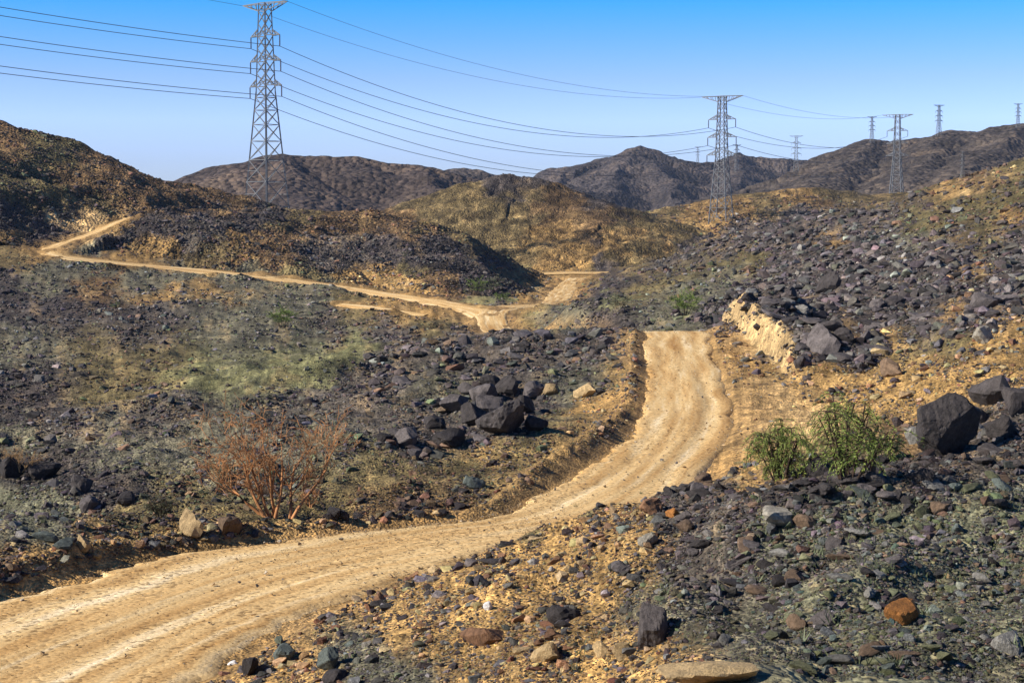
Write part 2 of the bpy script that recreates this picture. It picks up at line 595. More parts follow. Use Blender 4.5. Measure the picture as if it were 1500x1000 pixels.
HILLS = {
    'left_hillside': dict(ridges=[[(-420, 150, 420), (-250, 120, 425), (-60, 165, 436), (0, 188, 442), (40, 203, 447), (70, 211, 452), (130, 236, 458), (200, 252, 464), (270, 268, 470), (340, 286, 476), (400, 300, 480), (470, 318, 486)]],
                          slope=0.40, rnd=8, gully=2.6, glen=22, warp=5, seed=3.1, far=640, near=350, u=(-0.52, -0.06), n=(560, 190), big=16, small=1.0, rough=0.85),
    'rocky_knoll': dict(ridges=[[(150, 345, 352), (200, 318, 372), (250, 303, 384), (300, 309, 390), (350, 316, 400), (400, 306, 418), (470, 307, 428), (530, 311, 425), (570, 319, 420), (640, 336, 415), (680, 350, 412), (720, 367, 411), (750, 382, 413)],
                               [(250, 306, 384), (300, 345, 358), (340, 372, 345)], [(560, 319, 420), (600, 352, 385), (640, 392, 350)], [(680, 350, 412), (716, 385, 375), (745, 425, 345)]],
                       slope=0.27, rnd=6, gully=2.0, glen=15, warp=4, seed=8.7, far=470, near=300, u=(-0.30, 0.05), n=(560, 200), big=12, small=0.8, rough=0.9),
    'green_hill': dict(ridges=[[(590, 352, 560), (640, 320, 575), (685, 291, 592), (720, 267, 604), (745, 255, 610), (768, 262, 608), (800, 276, 600), (830, 289, 592), (865, 292, 586), (900, 313, 578), (950, 338, 568), (1000, 352, 556), (1050, 372, 545)],
                               [(840, 288, 590), (880, 326, 545), (905, 362, 515)], [(720, 268, 604), (790, 330, 550), (800, 380, 505)]],
                       slope=0.30, rnd=5, gully=3.4, glen=26, warp=3.5, seed=14.3, far=720, near=470, u=(-0.09, 0.14), n=(460, 190), big=10, small=0.9, rough=0.75),
    'olive_ridge': dict(ridges=[[(940, 352, 720), (1000, 333, 735), (1040, 314, 745), (1090, 290, 760), (1150, 277, 775), (1200, 277, 785), (1260, 288, 790), (1315, 283, 800), (1380, 284, 800), (1440, 270, 790), (1520, 258, 790), (1700, 250, 790)],
                                [(1150, 277, 775), (1105, 318, 715), (1075, 345, 690)]],
                        slope=0.19, rnd=12, gully=3.5, glen=32, warp=8, seed=21.9, far=900, near=620, u=(0.05, 0.46), n=(560, 140), big=14, small=1.2, rough=0.75),
    'brown_range': dict(ridges=[[(60, 330, 1060), (200, 290, 1080), (275, 267, 1100), (330, 249, 1110), (380, 236, 1115), (410, 226, 1120), (445, 228, 1120), (480, 227, 1120), (520, 230, 1115), (560, 236, 1110), (600, 240, 1105), (640, 247, 1100), (670, 258, 1090), (700, 276, 1080), (760, 300, 1060)],
                                [(410, 226, 1120), (430, 262, 1010), (440, 300, 900)], [(600, 240, 1105), (640, 275, 1000), (665, 305, 920)]],
                        slope=0.25, rnd=5, gully=20, glen=50, warp=8, seed=33.3, far=1400, near=640, u=(-0.36, 0.02), n=(480, 190), big=24, small=4, rough=0.42),
    'middle_range': dict(ridges=[[(560, 300, 1480), (640, 268, 1490), (680, 253, 1500), (720, 250, 1500), (745, 254, 1500), (780, 268, 1490), (830, 290, 1480)]],
                         slope=0.24, rnd=12, gully=12, glen=70, warp=20, seed=41.1, far=1800, near=1200, u=(-0.1, 0.06), n=(180, 80), big=70, small=6, rough=0.8),
    'blue_mountain': dict(ridges=[[(700, 290, 2150), (770, 262, 2160), (800, 254, 2170), (830, 246, 2180), (860, 240, 2190), (880, 230, 2200), (905, 219, 2200), (930, 214, 2200), (955, 219, 2200), (975, 226, 2210), (1000, 233, 2220), (1030, 238, 2230), (1050, 232, 2250), (1080, 223, 2260), (1110, 227, 2260), (1150, 233, 2250), (1190, 235, 2240), (1260, 250, 2220)],
                                  [(930, 214, 2200), (900, 262, 1960), (880, 300, 1760)], [(930, 214, 2200), (985, 270, 1930), (1010, 320, 1700)], [(1080, 223, 2260), (1080, 262, 2040), (1050, 300, 1800)], [(830, 246, 2180), (800, 280, 2000)]],
                          slope=0.32, rnd=5, gully=58, glen=75, warp=12, seed=52.7, far=2700, near=1350, u=(-0.05, 0.26), n=(540, 230), big=40, small=7, rough=0.40),
    'right_range': dict(ridges=[[(1040, 330, 1380), (1090, 298, 1420), (1130, 270, 1450), (1165, 255, 1470), (1200, 236, 1490), (1230, 218, 1500), (1262, 206, 1500), (1285, 203, 1500), (1310, 207, 1490), (1350, 201, 1480), (1390, 190, 1470), (1405, 190, 1460), (1430, 195, 1440), (1465, 186, 1430), (1500, 180, 1430), (1570, 165, 1430), (1700, 150, 1430), (1850, 180, 1430)],
                                [(1285, 203, 1500), (1240, 240, 1330), (1190, 275, 1180), (1130, 300, 1060)], [(1390, 190, 1470), (1360, 235, 1270), (1330, 270, 1080)], [(1500, 180, 1430), (1450, 225, 1200), (1400, 262, 1000)]],
                        slope=0.27, rnd=5, gully=32, glen=58, warp=9, seed=63.9, far=1800, near=860, u=(0.1, 0.46), n=(580, 220), big=28, small=5, rough=0.42),
}


def hill_h(name, X, Y, fine=True):
    h = HILLS[name]
    z = ridge_height(X, Y, h['ridges'], h['slope'], h['rnd'], h['gully'], h['glen'], h['warp'], h['seed'])
    if fine:
        z = z + relief(X + 91, Y + 37, Y, h['rough'], h['big'], h['small'], 2.4)
    return z


# ------------------------------------------------------------------ soil colours: what lies where
CLS = {  # soil albedo, stones per place, stone size factor, stone colours
    'scree':  ((0.105, 0.088, 0.072), 1.00, 1.00, (('purple', 5), ('dark', 6), ('grey', 1), ('brown', 2))),
    'gravel': ((0.150, 0.138, 0.092), 0.80, 0.75, (('grey', 3), ('purple', 2), ('mossy', 3), ('dark', 4))),
    'green':  ((0.175, 0.172, 0.108), 1.10, 0.85, (('teal', 3), ('dark', 4), ('purple', 2), ('grey', 6), ('mossy', 7), ('brown', 2))),
    'olive':  ((0.175, 0.138, 0.062), 0.65, 0.75, (('brown', 5), ('dark', 5), ('mossy', 3))),
    'ochre':  ((0.370, 0.230, 0.085), 0.85, 0.75, (('tan', 5), ('rust', 3), ('grey', 2), ('dark', 5), ('purple', 2))),
    'sand':   ((0.560, 0.375, 0.170), 0.22, 0.50, (('tan', 4), ('rust', 1), ('grey', 2))),
    'brown':  ((0.150, 0.095, 0.046), 0.85, 0.85, (('brown', 5), ('dark', 6), ('rust', 2))),
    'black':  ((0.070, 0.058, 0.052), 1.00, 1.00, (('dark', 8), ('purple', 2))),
    'grass':  ((0.190, 0.185, 0.085), 0.35, 0.55, (('grey', 3), ('mossy', 3), ('dark', 3))),
    'dim':    ((0.112, 0.092, 0.042), 1.00, 0.85, (('brown', 4), ('dark', 7), ('mossy', 2))),
    'rubble': ((0.092, 0.076, 0.064), 1.60, 1.10, (('purple', 6), ('dark', 6), ('grey', 1))),
    'tawny':  ((0.270, 0.170, 0.066), 0.70, 0.75, (('brown', 4), ('dark', 6), ('rust', 2))),
    'scrub':  ((0.145, 0.108, 0.050), 0.80, 0.75, (('brown', 4), ('dark', 6), ('mossy', 2))),
}
CN = list(CLS)
ANCH = [  # photo pixel, reach in pixels, what lies there
    # near right slope
    (1000, 990, 60, 'ochre'), (880, 960, 70, 'ochre'), (720, 960, 60, 'ochre'), (560, 985, 60, 'gravel'), (450, 990, 40, 'ochre'), (800, 890, 60, 'ochre'), (900, 850, 40, 'ochre'), (930, 800, 40, 'ochre'), (700, 880, 50, 'ochre'),
    (620, 920, 50, 'ochre'), (860, 800, 30, 'ochre'), (1000, 880, 60, 'gravel'), (1100, 940, 70, 'gravel'), (1250, 970, 80, 'green'), (1400, 960, 90, 'green'), (1480, 990, 40, 'gravel'), (1200, 880, 80, 'green'), (1350, 860, 90, 'green'), (1480, 840, 70, 'green'),
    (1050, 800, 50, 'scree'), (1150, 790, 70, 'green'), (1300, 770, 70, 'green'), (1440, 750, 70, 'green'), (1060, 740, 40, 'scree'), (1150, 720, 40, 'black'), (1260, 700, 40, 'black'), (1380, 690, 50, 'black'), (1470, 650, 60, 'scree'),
    (980, 770, 25, 'scree'), (1060, 850, 60, 'scree'), (1200, 820, 50, 'scree'), (1340, 730, 40, 'scree'), (1420, 700, 40, 'scree'),
    # flat sand and soil right of the road
    (1110, 640, 55, 'sand'), (1140, 605, 55, 'sand'), (1210, 612, 45, 'sand'), (1075, 590, 40, 'sand'), (1480, 254, 9, 'sand'), (1455, 263, 9, 'sand'), (1430, 272, 9, 'sand'), (1400, 284, 9, 'sand'), (1365, 296, 9, 'sand'), (1345, 420, 12, 'ochre'), (1235, 455, 10, 'ochre'), (1455, 400, 10, 'ochre'), (1210, 360, 18, 'tawny'), (1100, 450, 40, 'scree'), (1180, 500, 30, 'scree'), (1240, 400, 40, 'black'), (1320, 420, 40, 'scree'), (1400, 430, 40, 'scree'), (1180, 455, 30, 'black'), (1060, 455, 30, 'black'), (1300, 470, 30, 'scree'), (1440, 385, 30, 'black'), (1000, 385, 30, 'black'), (930, 402, 24, 'black'), (1080, 350, 26, 'black'), (1260, 310, 24, 'black'), (1350, 295, 20, 'black'), (1100, 690, 30, 'ochre'), (1060, 670, 20, 'ochre'), (1250, 640, 50, 'olive'), (1320, 640, 30, 'brown'), (1080, 540, 20, 'ochre'), (1060, 510, 14, 'ochre'),
    (1105, 500, 22, 'sand'), (1130, 540, 20, 'ochre'), (1180, 560, 40, 'ochre'), (1250, 570, 50, 'ochre'), (1340, 560, 60, 'ochre'), (1420, 560, 50, 'ochre'), (1480, 520, 40, 'ochre'), (1300, 590, 40, 'ochre'), (1400, 500, 30, 'olive'), (1250, 515, 30, 'rubble'), (1340, 490, 36, 'rubble'), (1430, 470, 36, 'rubble'), (1260, 480, 40, 'rubble'), (1480, 440, 40, 'rubble'), (1410, 350, 40, 'rubble'), (1480, 360, 40, 'rubble'), (1300, 360, 40, 'rubble'),
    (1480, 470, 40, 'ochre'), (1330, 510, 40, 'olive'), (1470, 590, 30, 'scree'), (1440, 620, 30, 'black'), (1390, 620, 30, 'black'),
    # right hillside
    (1150, 470, 50, 'scree'), (1210, 480, 50, 'scree'), (1260, 440, 60, 'scree'), (1330, 450, 60, 'scree'), (1200, 420, 60, 'scree'), (1120, 430, 50, 'scree'), (1290, 390, 50, 'scree'), (1380, 400, 50, 'scree'), (1450, 430, 50, 'scree'), (1480, 380, 40, 'scree'), (1400, 450, 30, 'ochre'),
    (1260, 480, 25, 'ochre'), (1300, 500, 25, 'ochre'), (1430, 400, 25, 'ochre'), (1060, 420, 50, 'gravel'), (1000, 430, 40, 'gravel'), (960, 420, 40, 'olive'), (1180, 380, 40, 'black'), (1100, 380, 30, 'dim'), (1040, 390, 40, 'dim'), (950, 400, 30, 'dim'), (1000, 395, 30, 'dim'),
    (1250, 340, 40, 'scree'), (1150, 350, 40, 'rubble'), (1330, 350, 40, 'gravel'), (1430, 350, 40, 'olive'), (1120, 335, 30, 'black'), (1180, 320, 30, 'black'), (1220, 315, 25, 'black'), (1300, 315, 30, 'black'), (1380, 310, 40, 'dim'), (1440, 290, 40, 'dim'), (1490, 260, 40, 'dim'), (1340, 325, 25, 'dim'), (1430, 330, 40, 'dim'),
    (1480, 320, 22, 'ochre'), (1400, 345, 20, 'ochre'), (1060, 365, 30, 'black'), (1010, 450, 20, 'grass'), (870, 422, 22, 'black'), (905, 410, 24, 'black'), (850, 436, 16, 'black'), (960, 392, 24, 'rubble'), (1010, 374, 24, 'rubble'), (1120, 340, 24, 'rubble'), (1360, 380, 30, 'black'),
    # mound in the dip and crest left of the road
    (830, 460, 40, 'gravel'), (780, 465, 25, 'grass'), (900, 465, 40, 'black'), (960, 470, 40, 'gravel'), (905, 445, 20, 'grass'),
    (700, 500, 50, 'scree'), (800, 510, 60, 'scree'), (880, 510, 40, 'scree'), (620, 520, 50, 'scree'), (560, 560, 60, 'scree'), (650, 570, 60, 'gravel'), (740, 560, 60, 'scree'), (830, 560, 40, 'gravel'), (915, 540, 22, 'olive'), (930, 560, 14, 'ochre'), (930, 500, 14, 'olive'),
    (880, 600, 30, 'ochre'), (850, 640, 40, 'olive'), (780, 670, 50, 'olive'), (700, 630, 50, 'scree'), (740, 590, 40, 'black'), (620, 640, 50, 'scree'), (690, 700, 60, 'olive'), (640, 730, 50, 'brown'), (560, 690, 60, 'olive'), (720, 665, 30, 'ochre'), (560, 740, 50, 'brown'),
    (800, 700, 30, 'olive'), (880, 640, 20, 'ochre'), (480, 720, 50, 'olive'), (480, 640, 60, 'gravel'), (520, 600, 50, 'scree'), (400, 600, 60, 'scree'), (330, 620, 60, 'gravel'), (280, 590, 40, 'scree'), (220, 610, 50, 'scree'), (200, 660, 60, 'gravel'), (150, 640, 50, 'gravel'), (100, 620, 40, 'scree'),
    (300, 680, 50, 'gravel'), (260, 710, 40, 'olive'), (400, 680, 60, 'gravel'), (330, 740, 50, 'olive'), (420, 745, 40, 'olive'), (200, 760, 40, 'olive'), (250, 780, 25, 'ochre'), (150, 790, 30, 'ochre'), (330, 775, 20, 'ochre'), (500, 765, 25, 'brown'), (50, 820, 40, 'ochre'), (0, 840, 30, 'brown'), (100, 770, 40, 'gravel'),
    (50, 740, 60, 'green'), (100, 700, 50, 'black'), (40, 690, 50, 'black'), (20, 770, 40, 'gravel'), (30, 640, 40, 'gravel'), (160, 710, 40, 'black'),
    # the bowl
    (60, 560, 60, 'black'), (0, 580, 50, 'black'), (130, 570, 40, 'olive'), (200, 560, 50, 'olive'), (300, 545, 60, 'grass'), (420, 540, 60, 'grass'), (510, 515, 40, 'grass'), (370, 570, 40, 'grass'), (250, 520, 50, 'olive'), (150, 520, 60, 'olive'), (40, 510, 60, 'gravel'), (340, 500, 60, 'gravel'),  # first two: shade at the bowl's left side, painted in as black soil
    (430, 490, 50, 'gravel'), (200, 480, 60, 'scree'), (80, 460, 60, 'black'), (300, 450, 50, 'gravel'), (20, 440, 50, 'black'), (140, 425, 40, 'brown'), (200, 415, 30, 'gravel'), (60, 410, 40, 'gravel'), (230, 432, 25, 'ochre'), (300, 430, 30, 'ochre'), (340, 432, 20, 'ochre'), (270, 455, 30, 'scree'),
    (20, 385, 30, 'olive'), (380, 440, 30, 'gravel'), (450, 450, 40, 'gravel'), (520, 455, 40, 'olive'), (560, 450, 30, 'ochre'), (600, 460, 30, 'ochre'), (560, 480, 40, 'scree'), (640, 475, 30, 'olive'), (480, 480, 40, 'scree'), (350, 410, 30, 'gravel'), (450, 425, 30, 'gravel'),
    (640, 450, 25, 'ochre'), (690, 470, 22, 'sand'), (510, 447, 9, 'sand'), (540, 452, 9, 'sand'), (575, 457, 9, 'sand'), (610, 462, 9, 'sand'), (645, 467, 10, 'sand'), (530, 402, 8, 'tawny'), (560, 411, 8, 'sand'), (590, 420, 8, 'sand'), (668, 452, 16, 'sand'), (60, 372, 20, 'ochre'), (120, 390, 30, 'gravel'), (250, 402, 25, 'gravel'), (760, 480, 20, 'scree'), (520, 500, 30, 'grass'), (770, 445, 15, 'ochre'), (780, 425, 15, 'ochre'), (860, 410, 20, 'olive'), (840, 402, 20, 'ochre'),
    # the left hills
    (0, 215, 40, 'brown'), (60, 240, 40, 'dim'), (40, 280, 40, 'dim'), (120, 260, 40, 'brown'), (200, 280, 40, 'brown'), (150, 300, 30, 'olive'), (280, 290, 30, 'brown'), (60, 325, 30, 'black'), (20, 315, 30, 'black'), (130, 325, 25, 'sand'), (170, 322, 20, 'ochre'), (10, 345, 30, 'ochre'), (60, 345, 25, 'black'),
    (340, 300, 30, 'brown'), (330, 320, 25, 'black'), (260, 318, 30, 'black'), (210, 335, 30, 'black'), (300, 340, 30, 'scree'), (220, 360, 25, 'ochre'), (160, 365, 20, 'black'), (230, 382, 18, 'ochre'), (180, 380, 14, 'ochre'), (320, 370, 30, 'olive'), (390, 320, 30, 'black'), (360, 345, 20, 'ochre'), (430, 320, 30, 'olive'), (400, 360, 40, 'brown'), (340, 388, 20, 'ochre'),
    (470, 330, 30, 'brown'), (530, 325, 30, 'brown'), (590, 335, 30, 'brown'), (560, 360, 40, 'black'), (480, 370, 40, 'scree'), (620, 370, 30, 'black'), (450, 400, 30, 'olive'), (520, 400, 25, 'ochre'), (560, 410, 25, 'ochre'), (600, 420, 20, 'ochre'), (660, 385, 30, 'black'), (640, 415, 30, 'brown'), (700, 400, 30, 'black'), (720, 425, 25, 'black'), (760, 405, 20, 'olive'), (620, 400, 20, 'olive'),
    (700, 440, 15, 'grass'),
    # the green hill and the olive ridge
    (745, 275, 30, 'black'), (700, 290, 30, 'olive'), (640, 312, 30, 'olive'), (700, 330, 40, 'grass'), (760, 310, 40, 'olive'), (800, 350, 40, 'ochre'), (760, 360, 30, 'olive'), (820, 300, 30, 'brown'), (880, 300, 25, 'black'), (860, 330, 40, 'brown'), (840, 370, 30, 'ochre'), (900, 350, 30, 'ochre'), (920, 330, 20, 'olive'),
    (950, 345, 20, 'olive'), (970, 352, 15, 'ochre'), (930, 380, 30, 'olive'), (890, 388, 15, 'black'), (870, 355, 18, 'black'), (800, 388, 20, 'ochre'), (700, 360, 20, 'olive'), (990, 365, 14, 'olive'),
    (1000, 340, 30, 'olive'), (1040, 320, 30, 'ochre'), (1080, 310, 30, 'ochre'), (1150, 285, 25, 'ochre'), (1110, 300, 30, 'olive'), (1180, 290, 30, 'ochre'), (1230, 295, 30, 'olive'), (1290, 290, 30, 'grass'), (1350, 285, 30, 'grass'), (1380, 278, 25, 'ochre'), (1440, 270, 30, 'brown'), (1190, 302, 20, 'brown'),
]
AP = np.array([(a[0], a[1]) for a in ANCH], float)
AR = np.array([a[2] for a in ANCH], float)
AC = np.array([CN.index('rubble' if a[3] in ('scree', 'black') and a[0] > 980 and a[1] < 505 else 'tawny' if a[3] == 'ochre' and a[1] < 400 else 'scrub' if a[3] in ('grass', 'olive') and a[1] < 400 else a[3]) for a in ANCH])
CPAL = np.array([CLS[c][0] for c in CN])
CDEN = np.array([CLS[c][1] for c in CN])
CSIZ = np.array([CLS[c][2] for c in CN])


def class_weights(X, Y, Z):
    """Soft weights of the soil classes at world points (patch outlines broken up by noise)."""
    px, py, c = pix(X, Y, Z)
    sc = Y / F
    wob = 26.0
    lx, ly = X / (sc * 60 + 1e-6), (np.log(Y) * 9 + Z / (sc * 60 + 1e-6))
    px = px + wob * fbm(lx, ly, 4, 0.62, 3.0)
    py = py + wob * 0.55 * fbm(lx + 40, ly + 9, 4, 0.62, 5.0)
    W = np.zeros((len(X), len(CN)), dtype=np.float32)
    for k in range(0, len(X), 20000):
        sl = slice(k, k + 20000)
        dx = (px[sl, None] - AP[None, :, 0]) / AR
        dy = (py[sl, None] - AP[None, :, 1]) / (AR * 0.62)
        d2 = dx * dx + dy * dy
        d2 -= d2.min(1)[:, None]
        wgt = np.exp(-d2 * np.interp(Y[sl], [40, 150, 350], [1.4, 1.8, 2.6])[:, None]).astype(np.float32)
        for ci in range(len(CN)):
            W[sl, ci] = wgt[:, AC == ci].sum(1)
    W /= W.sum(1)[:, None]
    return W


def soil_color(X, Y, Z, margin=None, W=None):
    if W is None:
        W = class_weights(X, Y, Z)
    col = W @ CPAL
    # bare soil shows between the stones: speckled with the soil and stone colours
    sc = np.maximum(Y / F, 0.008)
    n1 = fbm(X / (sc * 9), (Y * 0.35 + Z) / (sc * 7), 3, 0.7, 8.0)
    n2 = fbm(X / (sc * 40), (Y * 0.3 + Z) / (sc * 26), 3, 0.6, 18.0)
    col = col * np.exp(0.42 * n1 + 0.28 * n2)[:, None]
    tanw = sstep(0.25, 0.75, n2) * 0.35
    col = col * (1 - tanw[:, None]) + np.array((0.32, 0.215, 0.095)) * tanw[:, None]
    if margin is not None:
        mk = margin[:, None] * 0.8
        col = col * (1 - mk) + np.array((0.36, 0.22, 0.085)) * mk * np.exp(0.3 * n1)[:, None]
    return np.clip(col, 0.01, 0.8)


def grid_faces(nu, nv):
    i = np.arange(nu - 1)[:, None] * nv + np.arange(nv - 1)[None]
    i = i.ravel()
    return np.stack([i, i + nv, i + nv + 1, i + 1], 1)


def compact(verts, faces, keepv, extra):
    fk = keepv[faces].any(1)
    faces = faces[fk]
    used = np.zeros(len(verts), bool)
    used[faces.ravel()] = True
    idx = np.cumsum(used) - 1
    return verts[used], idx[faces], [e[used] for e in extra]


# ------------------------------------------------------------------ the ground
NU, NV = 880, 640
us = np.linspace(-0.43, 0.43, NU)
# rows crowd where the ground is seen at a steep enough angle to need them
vs_ = np.concatenate([np.linspace(math.log(7.5), math.log(13), 24)[:-1], np.linspace(math.log(13), math.log(470), NV - 60), np.linspace(math.log(470), math.log(3300), 37)[1:]])
U_, V_ = np.meshgrid(us, vs_, indexing='ij')
Yg = np.exp(V_).ravel()
Xg = (U_.ravel()) * Yg
zb, zr, marg, bankface = ground_parts(Xg, Yg)
Zg = zb + zr * np.clip(sstep(1500, 500, Yg), 0, 1)
cols = soil_color(Xg, Yg, Zg, marg)
cols = cols * (1 - 0.85 * bankface[:, None]) + np.array((0.52, 0.365, 0.175)) * np.exp(0.5 * fbm(Xg * 1.3, Zg * 3.0 + Yg * 0.5, 3, 0.6))[:, None] * 0.85 * bankface[:, None]
gnd = mesh_obj('ground', np.stack([Xg, Yg, Zg], 1), grid_faces(len(us), len(vs_)), M_GROUND, smooth=True, kind='structure')
attr_color(gnd.data, 'tint', cols)

RANGE_COL = {'brown_range': (0.066, 0.050, 0.043), 'middle_range': (0.062, 0.052, 0.048), 'blue_mountain': (0.060, 0.050, 0.048), 'right_range': (0.066, 0.054, 0.046)}
for nm, h in HILLS.items():
    nu, nv = h['n']
    u = np.linspace(h['u'][0], h['u'][1], nu)
    d = np.linspace(h['near'], h['far'], nv)
    uu, dd = np.meshgrid(u, d, indexing='ij')
    Y = dd.ravel()
    X = uu.ravel() * Y
    Z = hill_h(nm, X, Y)
    gz = base_h(X, Y)
    ri = ROADS[1]
    if Y.min() < 500:                        # keep the track free of hill
        for rd in (ROADS[1], ROADS[0]):
            s, H, Zr = road_query(X, Y, rd, 60)
            off = np.abs(s) - H
            lim = Zr - 1.4 + np.maximum(off - 0.3, 0) * 0.40 + np.maximum(off - 4, 0) ** 2 * 0.02
            Z = np.where(np.abs(s) < 1e5, np.where(np.abs(s) < 1e5, np.minimum(Z, lim + np.clip(off, 0, 6) * 0.12 * fbm(X / 6, Y / 6, 4, 0.6)), Z), Z)
    keep = Z > gz - (2.0 if Y.max() < 1000 else 12)
    if nm in RANGE_COL:
        n1 = fbm(X / 70, Y / 70, 4, 0.6, h['seed'])
        n2 = fbm(X / 9, Y / 16, 3, 0.6, h['seed'] + 4)
        col = np.array(RANGE_COL[nm])[None] * np.exp(0.28 * n1 + 0.2 * n2)[:, None]
        k = sstep(0.35, 0.9, n1)[:, None] * 0.3
        col = col * (1 - k) + np.array((0.19, 0.135, 0.085)) * k
        mat = M_RANGE
    else:
        col = soil_color(X, Y, Z)
        n3 = fbm(X / 5.0, Y / 7.0, 4, 0.7, h['seed'])
        col = col * np.exp(0.45 * n3 - 0.1)[:, None]          # scrub, outcrops and bare patches
        mat = M_HILL
    v, f, (cc,) = compact(np.stack([X, Y, Z], 1), grid_faces(nu, nv), keep, [col])
    o = mesh_obj(nm, v, f, mat, smooth=True, kind='structure')
    attr_color(o.data, 'tint', cc)


def surface_h(X, Y):
    X = np.atleast_1d(np.asarray(X, float))
    Y = np.atleast_1d(np.asarray(Y, float))
    z = ground_h(X, Y)
    for nm, h in HILLS.items():
        m = (Y > h['near']) & (Y < h['far']) & (X / Y > h['u'][0]) & (X / Y < h['u'][1])
        if m.any():
            z[m] = np.maximum(z[m], hill_h(nm, X[m], Y[m]))
    return z


def on_ground(px, py, dlo=10.0, dhi=480.0):
    """Where the sight line of a photo pixel first meets the ground."""
    D = np.exp(np.linspace(math.log(dlo), math.log(dhi), 900))
    u, v = (px - 750) / F, (500 - py) / F
    t = D / (CP + v * SP)
    g = surface_h(u * t, D)
    z = CZ + t * (-SP + v * CP)
    k = np.nonzero(g >= z)[0]
    if not len(k):
        return at(px, py, dhi)
    return at(px, py, D[k[0]])


# ------------------------------------------------------------------ road surfaces
def road_material():
    m, t, b = new_mat('graded_dirt', 0.95, 0.1)
    uv = N(t, 'ShaderNodeAttribute', attribute_name='along')
    co = N(t, 'ShaderNodeTexCoord')
    mp = N(t, 'ShaderNodeMapping')
    mp.inputs['Scale'].default_value = (1.0, 0.035, 1.0)
    t.links.new(uv.outputs['Vector'], mp.inputs['Vector'])
    n = N(t, 'ShaderNodeTexNoise')
    n.inputs['Scale'].default_value = 1.5
    n.inputs['Detail'].default_value = 5
    n.inputs['Roughness'].default_value = 0.62
    t.links.new(mp.outputs[0], n.inputs['Vector'])
    col = ramp_node(t, n.outputs['Fac'], [(0.27, (0.36, 0.20, 0.07)), (0.42, (0.54, 0.34, 0.14)), (0.54, (0.62, 0.43, 0.20)), (0.66, (0.73, 0.57, 0.34)), (0.78, (0.80, 0.70, 0.50))])
    n2 = N(t, 'ShaderNodeTexNoise')
    n2.inputs['Scale'].default_value = 0.5
    n2.inputs['Detail'].default_value = 4
    mp3 = N(t, 'ShaderNodeMapping')
    mp3.inputs['Scale'].default_value = (1.6, 0.16, 1.0)
    t.links.new(uv.outputs['Vector'], mp3.inputs['Vector'])
    t.links.new(mp3.outputs[0], n2.inputs['Vector'])
    g2 = ramp_node(t, n2.outputs['Fac'], [(0.3, (0.70, 0.60, 0.48)), (0.48, (1, 0.98, 0.95)), (0.7, (1.15, 1.17, 1.2))])
    col = mixc(t, 'MULTIPLY', 0.9, col, g2)
    n3 = N(t, 'ShaderNodeTexNoise')
    n3.inputs['Scale'].default_value = 9
    n3.inputs['Detail'].default_value = 4
    n3.inputs['Roughness'].default_value = 0.75
    t.links.new(co.outputs['Object'], n3.inputs['Vector'])
    g3 = ramp_node(t, n3.outputs['Fac'], [(0.32, (0.55, 0.52, 0.5)), (0.47, (1, 1, 1)), (0.7, (1.2, 1.2, 1.18))])
    col = mixc(t, 'MULTIPLY', 0.85, col, g3)
    # gravel worn out along the wheel paths
    v = N(t, 'ShaderNodeTexVoronoi')
    v.inputs['Scale'].default_value = 11
    t.links.new(co.outputs['Object'], v.inputs['Vector'])
    sp = N(t, 'ShaderNodeSeparateColor')
    t.links.new(v.outputs['Color'], sp.inputs[0])
    peb = ramp_node(t, sp.outputs[0], [(0.0, (0.42, 0.4, 0.4)), (0.16, (0.6, 0.58, 0.56)), (0.2, (1, 1, 1)), (0.9, (1.05, 1.05, 1.05)), (1.0, (1.45, 1.42, 1.35))])
    gm = N(t, 'ShaderNodeTexNoise')
    gm.inputs['Scale'].default_value = 0.9
    gm.inputs['Detail'].default_value = 3
    mp2 = N(t, 'ShaderNodeMapping')
    mp2.inputs['Scale'].default_value = (1.0, 0.1, 1.0)
    mp2.inputs['Location'].default_value = (5, 2, 0)
    t.links.new(uv.outputs['Vector'], mp2.inputs['Vector'])
    t.links.new(mp2.outputs[0], gm.inputs['Vector'])
    gmask = ramp_node(t, gm.outputs['Fac'], [(0.4, (0.25,) * 3), (0.6, (1,) * 3)])
    col = mixc(t, 'MULTIPLY', gmask, col, peb)
    t.links.new(col, b.inputs['Base Color'])
    ad = N(t, 'ShaderNodeMath', operation='SUBTRACT')
    t.links.new(n3.outputs['Fac'], ad.inputs[0])
    t.links.new(v.outputs['Distance'], ad.inputs[1])
    bp = N(t, 'ShaderNodeBump')
    bp.inputs['Strength'].default_value = 0.35
    bp.inputs['Distance'].default_value = 0.025
    t.links.new(ad.outputs[0], bp.inputs['Height'])
    t.links.new(bp.outputs[0], b.inputs['Normal'])
    return m


M_ROAD = road_material()


